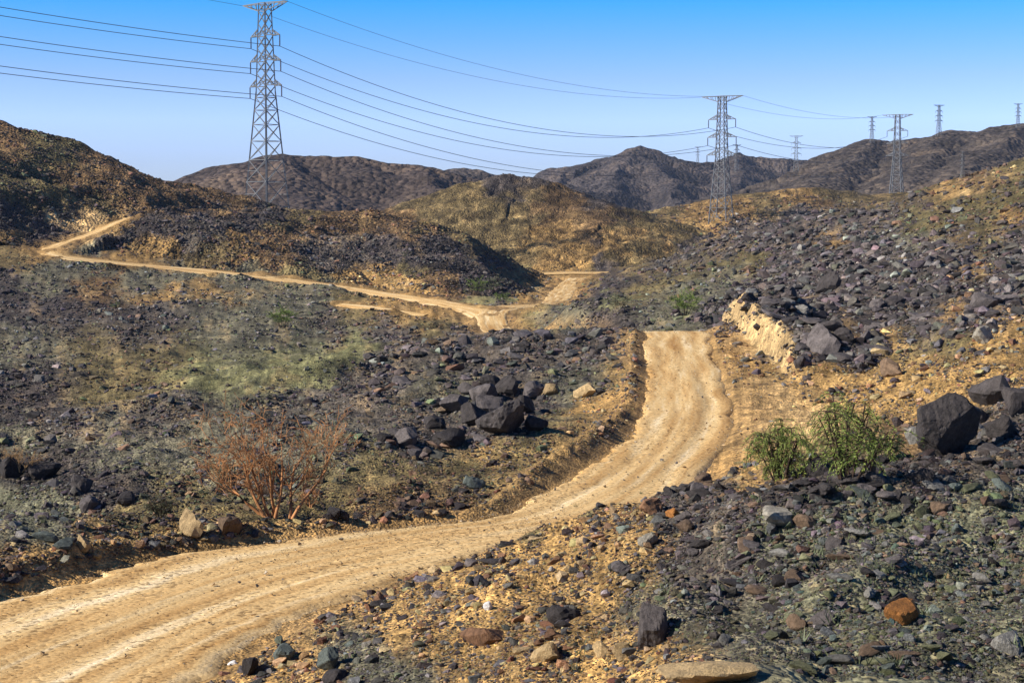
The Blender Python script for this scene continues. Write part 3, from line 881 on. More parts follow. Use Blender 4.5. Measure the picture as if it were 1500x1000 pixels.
def road_mesh(name, road, n, m):
    tt = np.linspace(0, len(road['c']) - 1, n)
    ii = np.arange(len(road['c']))
    g = lambda a: np.interp(tt, ii, a)
    L = np.stack([g(road['l'][:, 0]), g(road['l'][:, 1])], 1)
    R = np.stack([g(road['r'][:, 0]), g(road['r'][:, 1])], 1)
    z = g(road['z'])
    c = (L + R) / 2
    ln = np.concatenate([[0], np.cumsum(np.linalg.norm(np.diff(c, axis=0), axis=1))])
    q = np.linspace(-1, 1, m)
    ragL = 0.10 * pnoise(ln * 0.21, ln * 0 + 3.3) + 0.05 * fbm(ln * 0.8, ln * 0 + 8.1, 3, 0.6)
    ragR = 0.10 * pnoise(ln * 0.17, ln * 0 + 13.3) + 0.025 * fbm(ln * 0.7, ln * 0 + 18.1, 3, 0.6)
    a = (q[None] + 1) / 2
    a = a * (1 + ragR[:, None] * (a > 0.5) * (2 * a - 1)) - ragL[:, None] * (a < 0.5) * (1 - 2 * a)
    P = L[:, None] * (1 - a[..., None]) + R[:, None] * a[..., None]
    half = np.linalg.norm(L - R, axis=1) / 2
    x = q[None] * half[:, None]
    prof = 0.05 * (1 - q[None] ** 2) - 0.05 * np.exp(-((np.abs(x) - 0.95) / 0.32) ** 2) + 0.0 * x
    edge = sstep(0.9, 1.0, np.abs(q))[None]
    lnx = ln[:, None] + x * 0
    wob = 0.035 * pnoise(x * 1.6 + 5, lnx * 0.06) + 0.012 * pnoise(x * 3.1, lnx * 0.3 + 4) + 0.008 * pnoise(x * 7, lnx * 1.2)
    Z = z[:, None] + prof * 0.8 - 0.01 + wob - 0.13 * edge + road['tilt'] * q[None]
    v = np.stack([P[..., 0], P[..., 1], Z], -1).reshape(-1, 3)
    o = mesh_obj(name, v, grid_faces(n, m), M_ROAD, smooth=True, kind='structure')
    at_ = o.data.attributes.new('along', 'FLOAT_VECTOR', 'POINT')
    at_.data.foreach_set('vector', np.stack([x.ravel(), lnx.ravel(), x.ravel() * 0], 1).astype(np.float32).ravel())
    return o


road_mesh('dirt_road', ROADS[0], 1100, 30)
road_mesh('hillside_track', ROADS[1], 260, 8)
road_mesh('far_track', ROADS[2], 40, 6)
road_mesh('lower_track', ROADS[3], 60, 6)

# ------------------------------------------------------------------ rocks
bpy.context.view_layer.update()
DG = bpy.context.evaluated_depsgraph_get()


def on_surface(px, py):
    """Where the sight line of a photo pixel first meets the built land: point, normal."""
    d = Vector(at(px, py, 100.0) - np.array((0, 0, CZ))).normalized()
    hit, loc, nrm, _, _, _ = C.ray_cast(DG, Vector((0, 0, CZ)), d)
    if not hit:
        return Vector(at(px, py, 400)), Vector((0, 0, 1))
    return loc, nrm


def seen(p):
    d = Vector(p) - Vector((0, 0, CZ))
    L = d.length
    hit, loc, _, _, _, _ = C.ray_cast(DG, Vector((0, 0, CZ)), d.normalized())
    return (not hit) or (loc - Vector((0, 0, CZ))).length > L * 0.985


def rock_mesh(name, seed, sub, planes=13, rough=0.05, squash=0.7, stretch=1.25, cracks=0.0):
    """An angular stone about 1 m across, cut by random planes, with a rough broken surface; its foot lies near z = 0."""
    r = np.random.RandomState(seed)
    bm = bmesh.new()
    bmesh.ops.create_icosphere(bm, subdivisions=sub, radius=1.0)
    v = np.array([q.co[:] for q in bm.verts])
    pn = r.normal(size=(planes, 3))
    pn /= np.linalg.norm(pn, axis=1)[:, None]
    pd = r.uniform(0.42, 0.86, planes)
    dots = v @ pn.T
    rad = np.where(dots > 0.05, pd[None] / np.maximum(dots, 0.05), 9).min(1)
    rad = np.minimum(rad, 1.12)
    v = v * rad[:, None]
    so = seed * 3.7
    nz = sum(a * pnoise(v[:, 0] * f + v[:, 2] * f * 0.7 + so, v[:, 1] * f - v[:, 2] * f * 0.6 + so) for a, f in ((1.0, 1.7), (0.8, 4.1), (0.55, 9.0), (0.35, 19.0)))
    v *= (1 + rough * nz)[:, None]
    if cracks:
        cr = np.abs(pnoise(v[:, 0] * 2.2 + v[:, 1] * 1.1 + so, v[:, 2] * 2.6 + v[:, 1] * 0.8 + 7))
        v *= (1 - cracks * np.exp(-(cr / 0.05) ** 2))[:, None]
    v *= np.array((stretch, 1.0, squash)) * 0.5
    for q, c in zip(bm.verts, v):
        q.co = c
    me = bpy.data.meshes.new(name)
    bm.to_mesh(me)
    bm.free()
    me.materials.append(M_ROCK['dark'])
    return me


ROCKS = [rock_mesh('rock', 11 + k, 3, planes=8 + (k * 5) % 6, rough=0.055 + 0.015 * (k % 4), squash=0.5 + 0.09 * (k % 5), stretch=1.1 + 0.12 * (k % 4)) for k in range(14)]
BIG = [rock_mesh('boulder', 71 + k, 5, planes=12 + k, rough=0.05, squash=0.85, stretch=1.1, cracks=0.03) for k in range(4)]
SLAB = [rock_mesh('slab', 91 + k, 4, planes=12, rough=0.04, squash=0.30, stretch=1.5) for k in range(3)]
SPIRE = [rock_mesh('spire', 103 + k, 4, planes=9, rough=0.05, squash=1.5, stretch=0.9) for k in range(2)]


def place_rock(name, me, mat, loc, size, rot, sink=0.22, tilt=(0, 0)):
    o = bpy.data.objects.new(name, me)
    COL.objects.link(o)
    o.material_slots[0].link = 'OBJECT'
    o.material_slots[0].material = M_ROCK[mat]
    sx, sy, sz = size if isinstance(size, tuple) else (size,) * 3
    o.scale = (sx, sy, sz)
    o.rotation_euler = (tilt[0], tilt[1], rot)
    zh = max(abs(v.co.z) for v in me.vertices) * sz if len(me.vertices) < 3000 else 0.45 * sz
    o.location = (loc[0], loc[1], loc[2] + zh * (1 - 2 * sink))
    return o


# boulders and rocks that stand out: pixel of the foot, width and height in pixels, mesh, colour, label
HERO = [
    ('B0', (1384, 668), 96, 88, 'dark', 'big dark cracked boulder at the right edge, the largest rock in the scene', 'boulder'),
    ('R1', (1462, 592), 56, 42, 'purple', 'purple-brown boulder on the rock heap just behind and right of the largest boulder', 'boulder'),
    ('R5', (1494, 608), 44, 42, 'dark', 'dark blocky boulder cut by the right picture edge, beside the rock heap', 'boulder'),
    ('R3', (1470, 646), 50, 40, 'dark', 'dark wedge-shaped rock lying right of the largest boulder', 'rock'),
    ('R7', (1436, 622), 34, 26, 'dark', 'small dark rock wedged against the right side of the largest boulder', 'rock'),
    ('R2', (1342, 650), 34, 26, 'grey', 'grey rock leaning on the left foot of the largest boulder', 'rock'),
    ('R4', (1326, 921), 56, 40, 'orange', 'bright orange rust-coloured rock alone on the greenish gravel slope', 'rock'),
    ('S0', (1052, 1000), 150, 40, 'tan', 'broad flat ochre slab half buried at the bottom of the picture', 'rock slab'),
    ('P0', (952, 952), 46, 70, 'purple', 'upright pointed purple rock beside the tan blocks, rear of the ochre slab', 'rock'),
    ('S1', (708, 945), 80, 40, 'rust', 'tilted reddish-brown slab right of the road, left of the tan blocks', 'rock slab'),
    ('R6', (800, 972), 46, 34, 'tan', 'orange-tan block with a slanted face, left of the two pale tan blocks', 'rock'),
    ('R8', (884, 963), 30, 24, 'tan', 'left one of two pale tan blocks side by side at the pointed purple rock', 'rock'),
    ('R9', (914, 964), 30, 24, 'tan', 'right one of two pale tan blocks, touching the pointed purple rock', 'rock'),
    ('R10', (826, 912), 52, 26, 'dark', 'dark slate-like rock behind the orange-tan block', 'rock'),
    ('R11', (1206, 918), 40, 26, 'purple', 'smooth purple stone on green gravel left of the orange rock', 'rock'),
    ('R12', (1168, 925), 32, 28, 'brown', 'brown upright stone beside the smooth purple stone', 'rock'),
    ('R13', (716, 893), 14, 15, 'white', 'small bright white stone on the ochre gravel right of the road', 'stone'),
    ('R0', (1190, 672), 12, 10, 'white', 'small white stone in front of the green bushes', 'stone'),
    ('R1', (1198, 696), 36, 30, 'dark', 'dark upright rock at the slope edge in front of the green bushes', 'rock'),
    ('R5', (1140, 772), 46, 28, 'pale', 'pale grey rock among dark stones below the green bushes', 'rock'),
    ('R2', (1180, 776), 34, 24, 'brown', 'brown rock just right of the pale grey rock', 'rock'),
    ('R9', (956, 752), 36, 22, 'rust', 'reddish rock at the road edge where the right slope tip begins', 'rock'),
    ('R3', (985, 758), 24, 16, 'orange', 'small orange stone beside the reddish rock at the slope tip', 'stone'),
    ('R12', (950, 802), 32, 22, 'pale', 'pale tan-grey stone on the ochre gravel below the reddish rock', 'stone'),
    ('R7', (912, 842), 30, 20, 'purple', 'purple stone in the ochre gravel midway up the near slope', 'stone'),
    ('R8', (1392, 852), 28, 14, 'tan', 'pinkish tan stone on the green gravel above the orange rock', 'stone'),
    ('R4', (416, 972), 34, 26, 'teal', 'blue-green stone at the right road edge near the bottom of the picture', 'stone'),
    ('P1', (482, 984), 34, 34, 'teal', 'pointed blue-grey stone on the gravel verge at the bottom', 'stone'),
    ('R2', (362, 990), 26, 28, 'dark', 'dark stone sitting right on the edge of the road at the bottom', 'stone'),
    ('R6', (340, 974), 16, 8, 'white', 'pale bluish flat stone lying on the road by the dark stone', 'stone'),
    ('R10', (490, 1000), 40, 22, 'dark', 'dark flat stone cut by the bottom edge below the pointed stone', 'stone'),
    ('R0', (1480, 960), 44, 36, 'grey', 'pale rounded rock at the lower right corner of the picture', 'rock'),
    # left of the road
    ('B1', (742, 636), 74, 52, 'dark', 'biggest dark block of the outcrop left of the road', 'boulder'),
    ('B2', (696, 626), 46, 36, 'dark', 'dark rounded boulder on the left flank of the outcrop', 'boulder'),
    ('B3', (664, 606), 44, 28, 'purple', 'purple boulder left of the outcrop top', 'boulder'),
    ('R4', (704, 592), 44, 30, 'purple', 'purple rock at the upper left of the outcrop', 'rock'),
    ('R11', (740, 580), 40, 30, 'dark', 'dark rock forming the top of the outcrop', 'rock'),
    ('R8', (780, 584), 40, 24, 'purple', 'purple rock on the right shoulder of the outcrop', 'rock'),
    ('R9', (809, 580), 30, 18, 'tan', 'tan rounded rock just right of the dark outcrop', 'rock'),
    ('R2', (718, 572), 34, 24, 'dark', 'dark rock tucked behind the top of the outcrop', 'rock'),
    ('R12', (684, 580), 30, 20, 'purple', 'small purple rock behind the left shoulder of the outcrop', 'rock'),
    ('R6', (764, 606), 36, 28, 'dark', 'dark rock between the outcrop top and its biggest block', 'rock'),
    ('R0', (718, 612), 42, 34, 'purple', 'purple block in the middle of the outcrop', 'rock'),
    ('R10', (786, 632), 36, 24, 'dark', 'dark rock at the right foot of the biggest outcrop block', 'rock'),
    ('R13', (642, 628), 34, 20, 'dark', 'low dark rock between the lone pointed rock and the outcrop', 'rock'),
    ('P1', (597, 660), 36, 32, 'purple', 'pointed purple rock standing alone left of the outcrop', 'rock'),
    ('R13', (564, 648), 26, 14, 'dark', 'low dark rock left of the pointed purple rock', 'rock'),
    ('R3', (660, 658), 52, 30, 'dark', 'dark wide rock below the outcrop on ochre soil', 'rock'),
    ('R5', (608, 672), 22, 16, 'purple', 'small purple rock at the foot of the pointed purple rock', 'rock'),
    ('R12', (862, 583), 36, 22, 'tan', 'ochre rock in the bank between the outcrop and the road', 'rock'),
    ('R6', (690, 716), 34, 20, 'teal', 'blue-grey angular rock on the stony ground above the road bank', 'rock'),
    ('R1', (275, 783), 40, 36, 'tan', 'cream-topped rock on the bank left of the road below the dry bush', 'rock'),
    ('R2', (330, 786), 36, 30, 'brown', 'brown rock beside the cream-topped rock on the bank', 'rock'),
    ('S2', (64, 792), 44, 18, 'teal', 'flat green-grey rock near the left picture edge above the road', 'rock'),
    ('R5', (488, 762), 22, 20, 'dark', 'dark rock on the bank right of the dry bush, left one of two', 'rock'),
    ('R7', (504, 764), 20, 18, 'dark', 'dark rock on the bank right of the dry bush, right one of two', 'rock'),
    ('R13', (120, 722), 30, 26, 'dark', 'dark rock in the shaded heap left of the grey shrub', 'rock'),
    ('R4', (58, 704), 60, 30, 'dark', 'wide dark rock under the small dry bush at the left', 'rock'),
    ('R0', (132, 748), 34, 22, 'purple', 'purple-grey rock in front of the shaded heap', 'rock'),
    ('R3', (8, 700), 40, 34, 'dark', 'dark rock cut by the left picture edge', 'rock'),
    ('R10', (182, 742), 30, 22, 'dark', 'dark rock between the shaded heap and the grey shrub', 'rock'),
    ('R12', (92, 806), 30, 14, 'teal', 'blue-grey stone in the ochre bank at the left', 'stone'),
    ('R6', (120, 806), 24, 24, 'tan', 'ochre stone in the bank near the blue-grey stone', 'stone'),
    # right hillside
    ('R8', (1310, 552), 30, 26, 'brown', 'brown-black rock on the ochre slope above the largest boulder', 'rock'),
    ('R9', (1443, 502), 30, 24, 'pale', 'pale sandy boulder alone on the right hillside', 'boulder'),
    ('R1', (1207, 518), 48, 42, 'purple', 'purple boulder cluster block above the pale cut bank', 'boulder'),
    ('R4', (1172, 540), 20, 18, 'dark', 'dark rock on ochre soil right of the pale cut bank', 'rock'),
    ('R7', (1232, 506), 32, 26, 'dark', 'dark boulder touching the purple boulder cluster block', 'boulder'),
    ('R11', (1215, 428), 36, 30, 'dark', 'dark boulder on the right hillside over the purple boulders', 'boulder'),
    ('R13', (1440, 455), 40, 26, 'purple', 'purple boulder right of centre on the right hillside', 'boulder'),
]
for key, (fx, fy), wpx, hpx, mat, lab, cat in HERO:
    k = int(key[1:])
    me = {'B': BIG, 'R': ROCKS, 'S': SLAB, 'P': SPIRE}[key[0]][k]
    loc, nrm = on_surface(fx, fy)
    sc = loc.y / F
    co = np.array([v.co[:] for v in me.vertices])
    rot = (k * 1.7 + fx * 0.013) % 6.28 if key[0] in 'RB' else (fx * 0.01) % 0.5
    ca, sa = math.cos(rot), math.sin(rot)
    wx = np.ptp(co[:, 0] * ca - co[:, 1] * sa)
    wz = np.ptp(co[:, 2])
    s_xy = wpx * sc / wx
    s_z = hpx * 1.2 * sc / wz
    nm = 'boulder' if cat == 'boulder' else 'rock'
    o = place_rock(nm, me, mat, loc + Vector((0, s_xy * 0.35, 0)), (s_xy, s_xy, s_z), rot, 0.0)
    gz = surface_h(o.location.x, o.location.y)[0]
    o.location.z = max(loc.z - 0.02, gz - 0.25 * s_z) + (-co[:, 2].min()) * s_z * (0.30 if key[0] == 'S' else 0.72)
    tag(o, lab, cat)

# ---- scatter: stones lie where the land shows, many small and few large
cand_P, cand_N, cand_W, cand_A, cand_road = [], [], [], [], []
for o in [gnd] + [bpy.data.objects[n] for n in HILLS if n not in RANGE_COL]:
    me = o.data
    nvt = len(me.vertices)
    V = np.empty(nvt * 3, np.float32)
    me.vertices.foreach_get('co', V)
    V = V.reshape(-1, 3).astype(float)
    nf = len(me.polygons)
    L = np.empty(nf * 4, np.int32)
    me.loops.foreach_get('vertex_index', L)
    L = L.reshape(-1, 4)
    ctr = V[L].mean(1)
    ok = (np.abs(ctr[:, 0] / ctr[:, 1]) < 0.36) & (ctr[:, 1] < 760) & (ctr[:, 1] > 12)
    L, ctr = L[ok], ctr[ok]
    px, py, _ = pix(V[:, 0], V[:, 1], V[:, 2])
    a, b, c, d = (np.stack([px[L[:, i]], py[L[:, i]]], 1) for i in range(4))
    area = 0.5 * ((c - a)[:, 0] * (d - b)[:, 1] - (c - a)[:, 1] * (d - b)[:, 0])
    area = -area if np.median(area) < 0 else area
    nrm = np.cross(V[L[:, 2]] - V[L[:, 0]], V[L[:, 3]] - V[L[:, 1]])
    nrm /= np.linalg.norm(nrm, axis=1)[:, None] + 1e-9
    nrm *= np.sign(nrm[:, 2:3])
    cand_P.append(V[L])
    cand_N.append(nrm)
    cand_A.append(np.clip(area, 0.02, 90))
cP, cN, cA = np.concatenate(cand_P), np.concatenate(cand_N), np.concatenate(cand_A)
cc = cP.mean(1)
gok = cc[:, 2] > base_h(cc[:, 0], cc[:, 1]) - 3
pxy = pix(cc[:, 0], cc[:, 1], cc[:, 2])
gok &= (pxy[0] > -120) & (pxy[0] < 1620) & (pxy[1] < 1120)
cP, cN, cA, cc = cP[gok], cN[gok], cA[gok], cc[gok]
R = np.random.RandomState(21)
wgt_ = cA * np.interp(pxy[1][gok], [250, 400, 620, 760, 1000], [0.8, 1.0, 1.3, 2.2, 2.8])
pick = R.choice(len(cA), 520000, p=wgt_ / wgt_.sum())
w4 = R.dirichlet((1, 1, 1, 1), len(pick))
pos = (cP[pick] * w4[..., None]).sum(1)
nor = cN[pick]
Wc = class_weights(pos[:, 0], pos[:, 1], pos[:, 2])
den = Wc @ CDEN
onroad = np.zeros(len(pos), bool)
marg_ = np.zeros(len(pos))
keepoff = None
for ri, rd in enumerate(ROADS):
    s, H, _ = road_query(pos[:, 0], pos[:, 1], rd)
    off = np.abs(s) - H
    onroad |= off < (0.25 if ri == 0 else 1.0)
    keepoff = np.minimum(keepoff, np.where(np.abs(s) < 1e5, off, 99)) if ri else np.full(len(pos), 99.0)
    marg_ = np.maximum(marg_, sstep(2.4, 0.2, off))
# stones gather in drifts
clump = fbm(pos[:, 0] / (pos[:, 1] * 0.022), pos[:, 1] / (pos[:, 1].mean() * 0.0 + 6.0), 3, 0.6, 2.2)
den = den * np.clip(0.75 + 0.8 * clump, 0.15, 1.6)
bf = ground_parts(pos[:, 0], pos[:, 1])[3]
keep = (R.rand(len(pos)) < den * 0.85 * (1 - 0.88 * bf)) & ~onroad
pos, nor, Wc, marg_, clump = pos[keep], nor[keep], Wc[keep], marg_[keep], clump[keep]
n = len(pos)
ci = (np.cumsum(Wc, 1) > R.rand(n)[:, None]).argmax(1)
ci = np.where(R.rand(n) < marg_ * 0.7, CN.index('ochre'), ci)
D_ = pos[:, 1]
ppx = pix(pos[:, 0], D_, pos[:, 2])[0]
ridge_ = (ppx > 540) & (ppx < 940) & (D_ > 82) & (D_ < 142)
spx = 2.6 * (1 - R.rand(n)) ** (-1 / np.where(((ppx > 990) & (D_ > 75)) | ridge_, 2.1, np.interp(D_, [22, 30, 45, 60, 200], [2.55, 2.3, 2.25, 2.6, 2.6])))
ridge_ = (ppx > 540) & (ppx < 940) & (D_ > 82) & (D_ < 142)
big_ok = ((clump + R.normal(0, 0.25, n)) > 0.15) | (D_ < 50) | (ppx > 990) | ridge_
spx = np.where((spx > 9) & ~big_ok, 2.6 + 6 * R.rand(n), spx)
spx = np.minimum(spx, np.where(pix(pos[:, 0], D_, pos[:, 2])[0] > 960, np.interp(D_, [15, 45, 60, 130, 200, 400, 480], [34, 28, 22, 26, 19, 11, 6]), np.where(ridge_, 22, np.interp(D_, [15, 45, 60, 130, 200, 400, 480], [34, 24, 19, 16, 11, 9, 5])))) * CSIZ[ci] * (1 + 0.25 * np.clip(clump, -1, 1))
size = np.clip(spx * D_ / F, 0.015, 0.75 + D_ * 0.0042)
size = np.where(D_ < 60, np.minimum(size, 0.42 + 0.002 * D_), size)
size = np.where(marg_ > 0.4, np.minimum(size, 0.35), size)
size = np.where(keepoff[keep] < 4, np.minimum(size, 0.4), size)
colr = np.zeros((n, 3))
cname = np.empty(n, dtype=object)
for i, c in enumerate(CN):
    m = np.nonzero(ci == i)[0]
    names_, wts = zip(*CLS[c][3])
    wts = np.array(wts, float) / sum(wts)
    ch = R.choice(len(names_), len(m), p=wts)
    colr[m] = np.array([ROCKC[k] for k in names_])[ch]
    cname[m] = np.array(names_, dtype=object)[ch]
bright = np.exp(R.normal(0, 0.30, n))
colr = np.clip(colr * bright[:, None] * np.exp(R.normal(0, 0.07, (n, 3))), 0.02, 0.8)
rotz = R.rand(n) * 6.283
asp = np.stack([R.uniform(0.8, 1.5, n), R.uniform(0.75, 1.15, n), R.uniform(0.34, 0.80, n)], 1)
# the stones that show largest are objects of their own
order = np.argsort(-(size / D_))
ZONES = [
    ('near', lambda x, y, px, py: y < 56 and px > 330 and py > 690, 'lying loose on the near stony slope right of the road'),
    ('verge', lambda x, y, px, py: y < 140 and px < 945 and py > 480, 'strewn over the stony ground left of the road'),
    ('hillside', lambda x, y, px, py: px > 940, 'strewn over the hillside right of the road crest'),
    ('hollow', lambda x, y, px, py: y < 330, 'in the wide hollow behind the left stony ground'),
    ('hills', lambda x, y, px, py: True, 'on the rocky hills above the left track'),
]
ADJ = {'dark': 'blackish', 'purple': 'purplish grey', 'grey': 'mid grey', 'teal': 'greenish grey', 'tan': 'sandy tan', 'rust': 'reddish brown', 'brown': 'dark brown', 'pale': 'pale', 'mossy': 'mossy green', 'white': 'white', 'orange': 'orange'}
single = np.zeros(n, bool)
cnt = 0
LOOSE = []
hero_xy = [(o.location.x, o.location.y, o.dimensions.x * 0.5) for o in COL.objects if o.get('category')]
for i in order[:900]:
    if cnt >= 215:
        break
    p = pos[i]
    px, py, _ = pix(p[0], p[1], p[2])
    if not (2 < px < 1498 and py < 1002) or not seen((p[0], p[1], p[2] + size[i] * 0.5)):
        single[i] = True          # hidden or outside: left out
        continue
    if any((p[0] - hx) ** 2 + (p[1] - hy) ** 2 < (hr + size[i] * 0.4) ** 2 for hx, hy, hr in hero_xy):
        single[i] = True
        continue
    single[i] = True
    me = ROCKS[R.randint(len(ROCKS))]
    s = size[i]
    o = place_rock('stone', me, cname[i], p, (s * asp[i, 0], s * asp[i, 1], s * (0.5 + 0.75 * asp[i, 2])), rotz[i], 0.30, tuple(R.normal(0, 0.22, 2)))
    for zn, f, phrase in ZONES:
        if f(p[0], p[1], px, py):
            break
    LOOSE.append((o, px, py, ADJ[cname[i]], phrase))
    cnt += 1
rest = ~single
# each of them told apart by its colour and by the landmark it lies closest to
MARKS = [((1384, 620), 'the largest dark boulder'), ((1326, 905), 'the orange rock'), ((1052, 965), 'the broad ochre slab'), ((952, 920), 'the upright purple rock'), ((708, 925), 'the reddish-brown slab'),
         ((1206, 906), 'the smooth purple stone'), ((1140, 758), 'the pale grey rock'), ((956, 742), 'the reddish tip rock'), ((450, 965), 'the two blue-green verge stones'), ((1480, 945), 'the pale corner rock'),
         ((742, 610), 'the dark outcrop'), ((597, 645), 'the lone pointed rock'), ((690, 706), 'the blue-grey rock'), ((275, 765), 'the cream-topped rock'), ((64, 782), 'the flat green-grey rock'),
         ((390, 690), 'the tall leafless bush'), ((1150, 660), 'the round green bush'), ((1240, 640), 'the taller green bush'), ((236, 740), 'the grey-green shrub'), ((30, 670), 'the straw-coloured bush'),
         ((1110, 500), 'the pale cut bank'), ((990, 490), 'the road crest'), ((1443, 490), 'the pale hillside boulder'), ((1207, 500), 'the purple boulder block'), ((414, 465), 'the bright green shrub'),
         ((735, 440), 'the bend shrub'), ((388, 300), 'the tallest pylon'), ((100, 375), 'the hairpin of the left track'), ((1058, 350), 'the second pylon'), ((912, 842), 'the ochre gravel patch'), ((1392, 845), 'the pinkish tan stone')]
cell = {}
for rec in LOOSE:
    o, px, py, a, phrase = rec
    (mx, my), mk = min(MARKS, key=lambda m: (m[0][0] - px) ** 2 + (m[0][1] - py) ** 2)
    dx, dy = px - mx, py - my
    way = ('right of' if dx > 0 else 'left of') if abs(dx) > abs(dy) else ('in front of' if dy > 0 else 'behind')
    cell.setdefault((mk, way, a), []).append((math.hypot(dx, dy), rec))
RANK = ['closest', 'second closest', 'third closest', 'fourth closest', 'fifth closest', 'sixth closest', 'seventh closest', 'eighth closest', 'ninth closest', 'tenth closest', 'eleventh closest', 'twelfth closest']
for (mk, way, a), lst in cell.items():
    lst.sort(key=lambda q: q[0])
    for k, (_, (o, px, py, _, phrase)) in enumerate(lst):
        rank = (RANK[min(k, 11)] + ' ' if len(lst) > 1 else '')
        tag(o, f'{rank}large {a} stone {way} {mk}', 'stone', f'{a} stones {phrase}')


def stones_stuff(name, P, S, Rv, Cc, label, seed, points=15):
    me = bpy.data.meshes.new(name)
    me.vertices.add(len(P))
    me.vertices.foreach_set('co', P.astype(np.float32).ravel())
    for an, arr in (('size', S), ('turn', Rv)):
        a = me.attributes.new(an, 'FLOAT_VECTOR', 'POINT')
        a.data.foreach_set('vector', arr.astype(np.float32).ravel())
    attr_color(me, 'col', Cc)
    me.update()
    o = bpy.data.objects.new(name, me)
    COL.objects.link(o)
    g = bpy.data.node_groups.new(name, 'GeometryNodeTree')
    g.interface.new_socket('Geometry', in_out='INPUT', socket_type='NodeSocketGeometry')
    g.interface.new_socket('Geometry', in_out='OUTPUT', socket_type='NodeSocketGeometry')
    gi, go = g.nodes.new('NodeGroupInput'), g.nodes.new('NodeGroupOutput')
    g2i = g.nodes.new('GeometryNodeGeometryToInstance')
    for k in range(10):
        pn = g.nodes.new('GeometryNodePoints')
        pn.inputs['Count'].default_value = points + k % 4
        rv = g.nodes.new('FunctionNodeRandomValue')
        rv.data_type = 'FLOAT_VECTOR'
        rv.inputs[0].default_value = (-0.5, -0.5, -0.5)
        rv.inputs[1].default_value = (0.5, 0.5, 0.5)
        rv.inputs['Seed'].default_value = seed + k * 7
        vn = g.nodes.new('ShaderNodeVectorMath')
        vn.operation = 'NORMALIZE'
        vs2 = g.nodes.new('ShaderNodeVectorMath')
        vs2.operation = 'SCALE'
        vs2.inputs['Scale'].default_value = 0.52
        mx = g.nodes.new('ShaderNodeMix')
        mx.data_type = 'VECTOR'
        mx.inputs[0].default_value = 0.35
        hull = g.nodes.new('GeometryNodeConvexHull')
        sm = g.nodes.new('GeometryNodeSetMaterial')
        sm.inputs['Material'].default_value = M_STONES
        g.links.new(rv.outputs[0], vn.inputs[0])
        g.links.new(vn.outputs[0], vs2.inputs[0])
        g.links.new(vs2.outputs[0], mx.inputs[4])
        g.links.new(rv.outputs[0], mx.inputs[5])
        g.links.new(mx.outputs[1], pn.inputs['Position'])
        g.links.new(pn.outputs[0], hull.inputs[0])
        g.links.new(hull.outputs[0], sm.inputs[0])
        g.links.new(sm.outputs[0], g2i.inputs[0])
    iop = g.nodes.new('GeometryNodeInstanceOnPoints')
    iop.inputs['Pick Instance'].default_value = True
    na = {}
    for an, ty in (('size', 'FLOAT_VECTOR'), ('turn', 'FLOAT_VECTOR')):
        q = g.nodes.new('GeometryNodeInputNamedAttribute')
        q.data_type = ty
        q.inputs[0].default_value = an
        na[an] = q
    e2r = g.nodes.new('FunctionNodeEulerToRotation')
    g.links.new(gi.outputs[0], iop.inputs['Points'])
    g.links.new(g2i.outputs[0], iop.inputs['Instance'])
    g.links.new(na['turn'].outputs[0], e2r.inputs[0])
    g.links.new(e2r.outputs[0], iop.inputs['Rotation'])
    g.links.new(na['size'].outputs[0], iop.inputs['Scale'])
    ri_ = g.nodes.new('FunctionNodeRandomValue')
    ri_.data_type = 'INT'
    ri_.inputs[4].default_value = 0
    ri_.inputs[5].default_value = 9
    g.links.new(ri_.outputs[2], iop.inputs['Instance Index'])
    g.links.new(iop.outputs[0], go.inputs[0])
    md = o.modifiers.new('stones', 'NODES')
    md.node_group = g
    me.materials.append(M_STONES)
    tag(o, label, 'stones', kind='stuff')
    return o


S3 = size[:, None] * asp
T3 = np.stack([R.normal(0, 0.3, n), R.normal(0, 0.3, n), rotz], 1)
Pz = pos.copy()
Pz[:, 2] += S3[:, 2] * 0.18
stones_stuff('loose_stones', Pz[rest], S3[rest], T3[rest], colr[rest], 'countless loose dark and tan stones covering the slopes and hills', 3)

# pebbles scattered on the graded road
rd = ROADS[0]
npb = 14000
k = R.choice(len(rd['c']) - 1, npb, p=(lambda q: q / q.sum())(1 / np.clip(rd['c'][:-1, 1], 25, 999) ** 1.6))
f = R.rand(npb)
q = R.uniform(-0.97, 0.97, npb)
q = np.where(R.rand(npb) < 0.35, np.sign(q) * (1 - np.abs(R.normal(0, 0.12, npb))), q)
q = np.clip(q, -0.97, 0.97)
cx = rd['l'][k] * (1 - f)[:, None] + rd['l'][k + 1] * f[:, None]
dx = rd['r'][k] * (1 - f)[:, None] + rd['r'][k + 1] * f[:, None]
P2 = cx * ((1 - q) / 2)[:, None] + dx * ((1 + q) / 2)[:, None]
zz = rd['z'][k] * (1 - f) + rd['z'][k + 1] * f + 0.05 * (1 - q ** 2)
sz = np.clip((1.1 * (1 - R.rand(npb)) ** (-1 / 3.0)) * P2[:, 1] / F, 0.012, 0.13)
pal = np.array([(0.45, 0.31, 0.16), (0.30, 0.2, 0.1), (0.22, 0.19, 0.15), (0.13, 0.11, 0.10), (0.6, 0.5, 0.36)])
cb = pal[R.choice(5, npb, p=(0.46, 0.26, 0.16, 0.04, 0.08))] * np.exp(R.normal(0, 0.2, npb))[:, None]
stones_stuff('road_pebbles', np.stack([P2[:, 0], P2[:, 1], zz + sz * 0.15], 1), sz[:, None] * R.uniform(0.6, 1.3, (npb, 3)) * np.array((1.1, 1.0, 0.6)), np.stack([R.normal(0, 0.3, npb), R.normal(0, 0.3, npb), R.rand(npb) * 6.28], 1), np.clip(cb, 0.02, 0.8),
             'small pebbles and gravel lying on the tan dirt road', 91, 10)
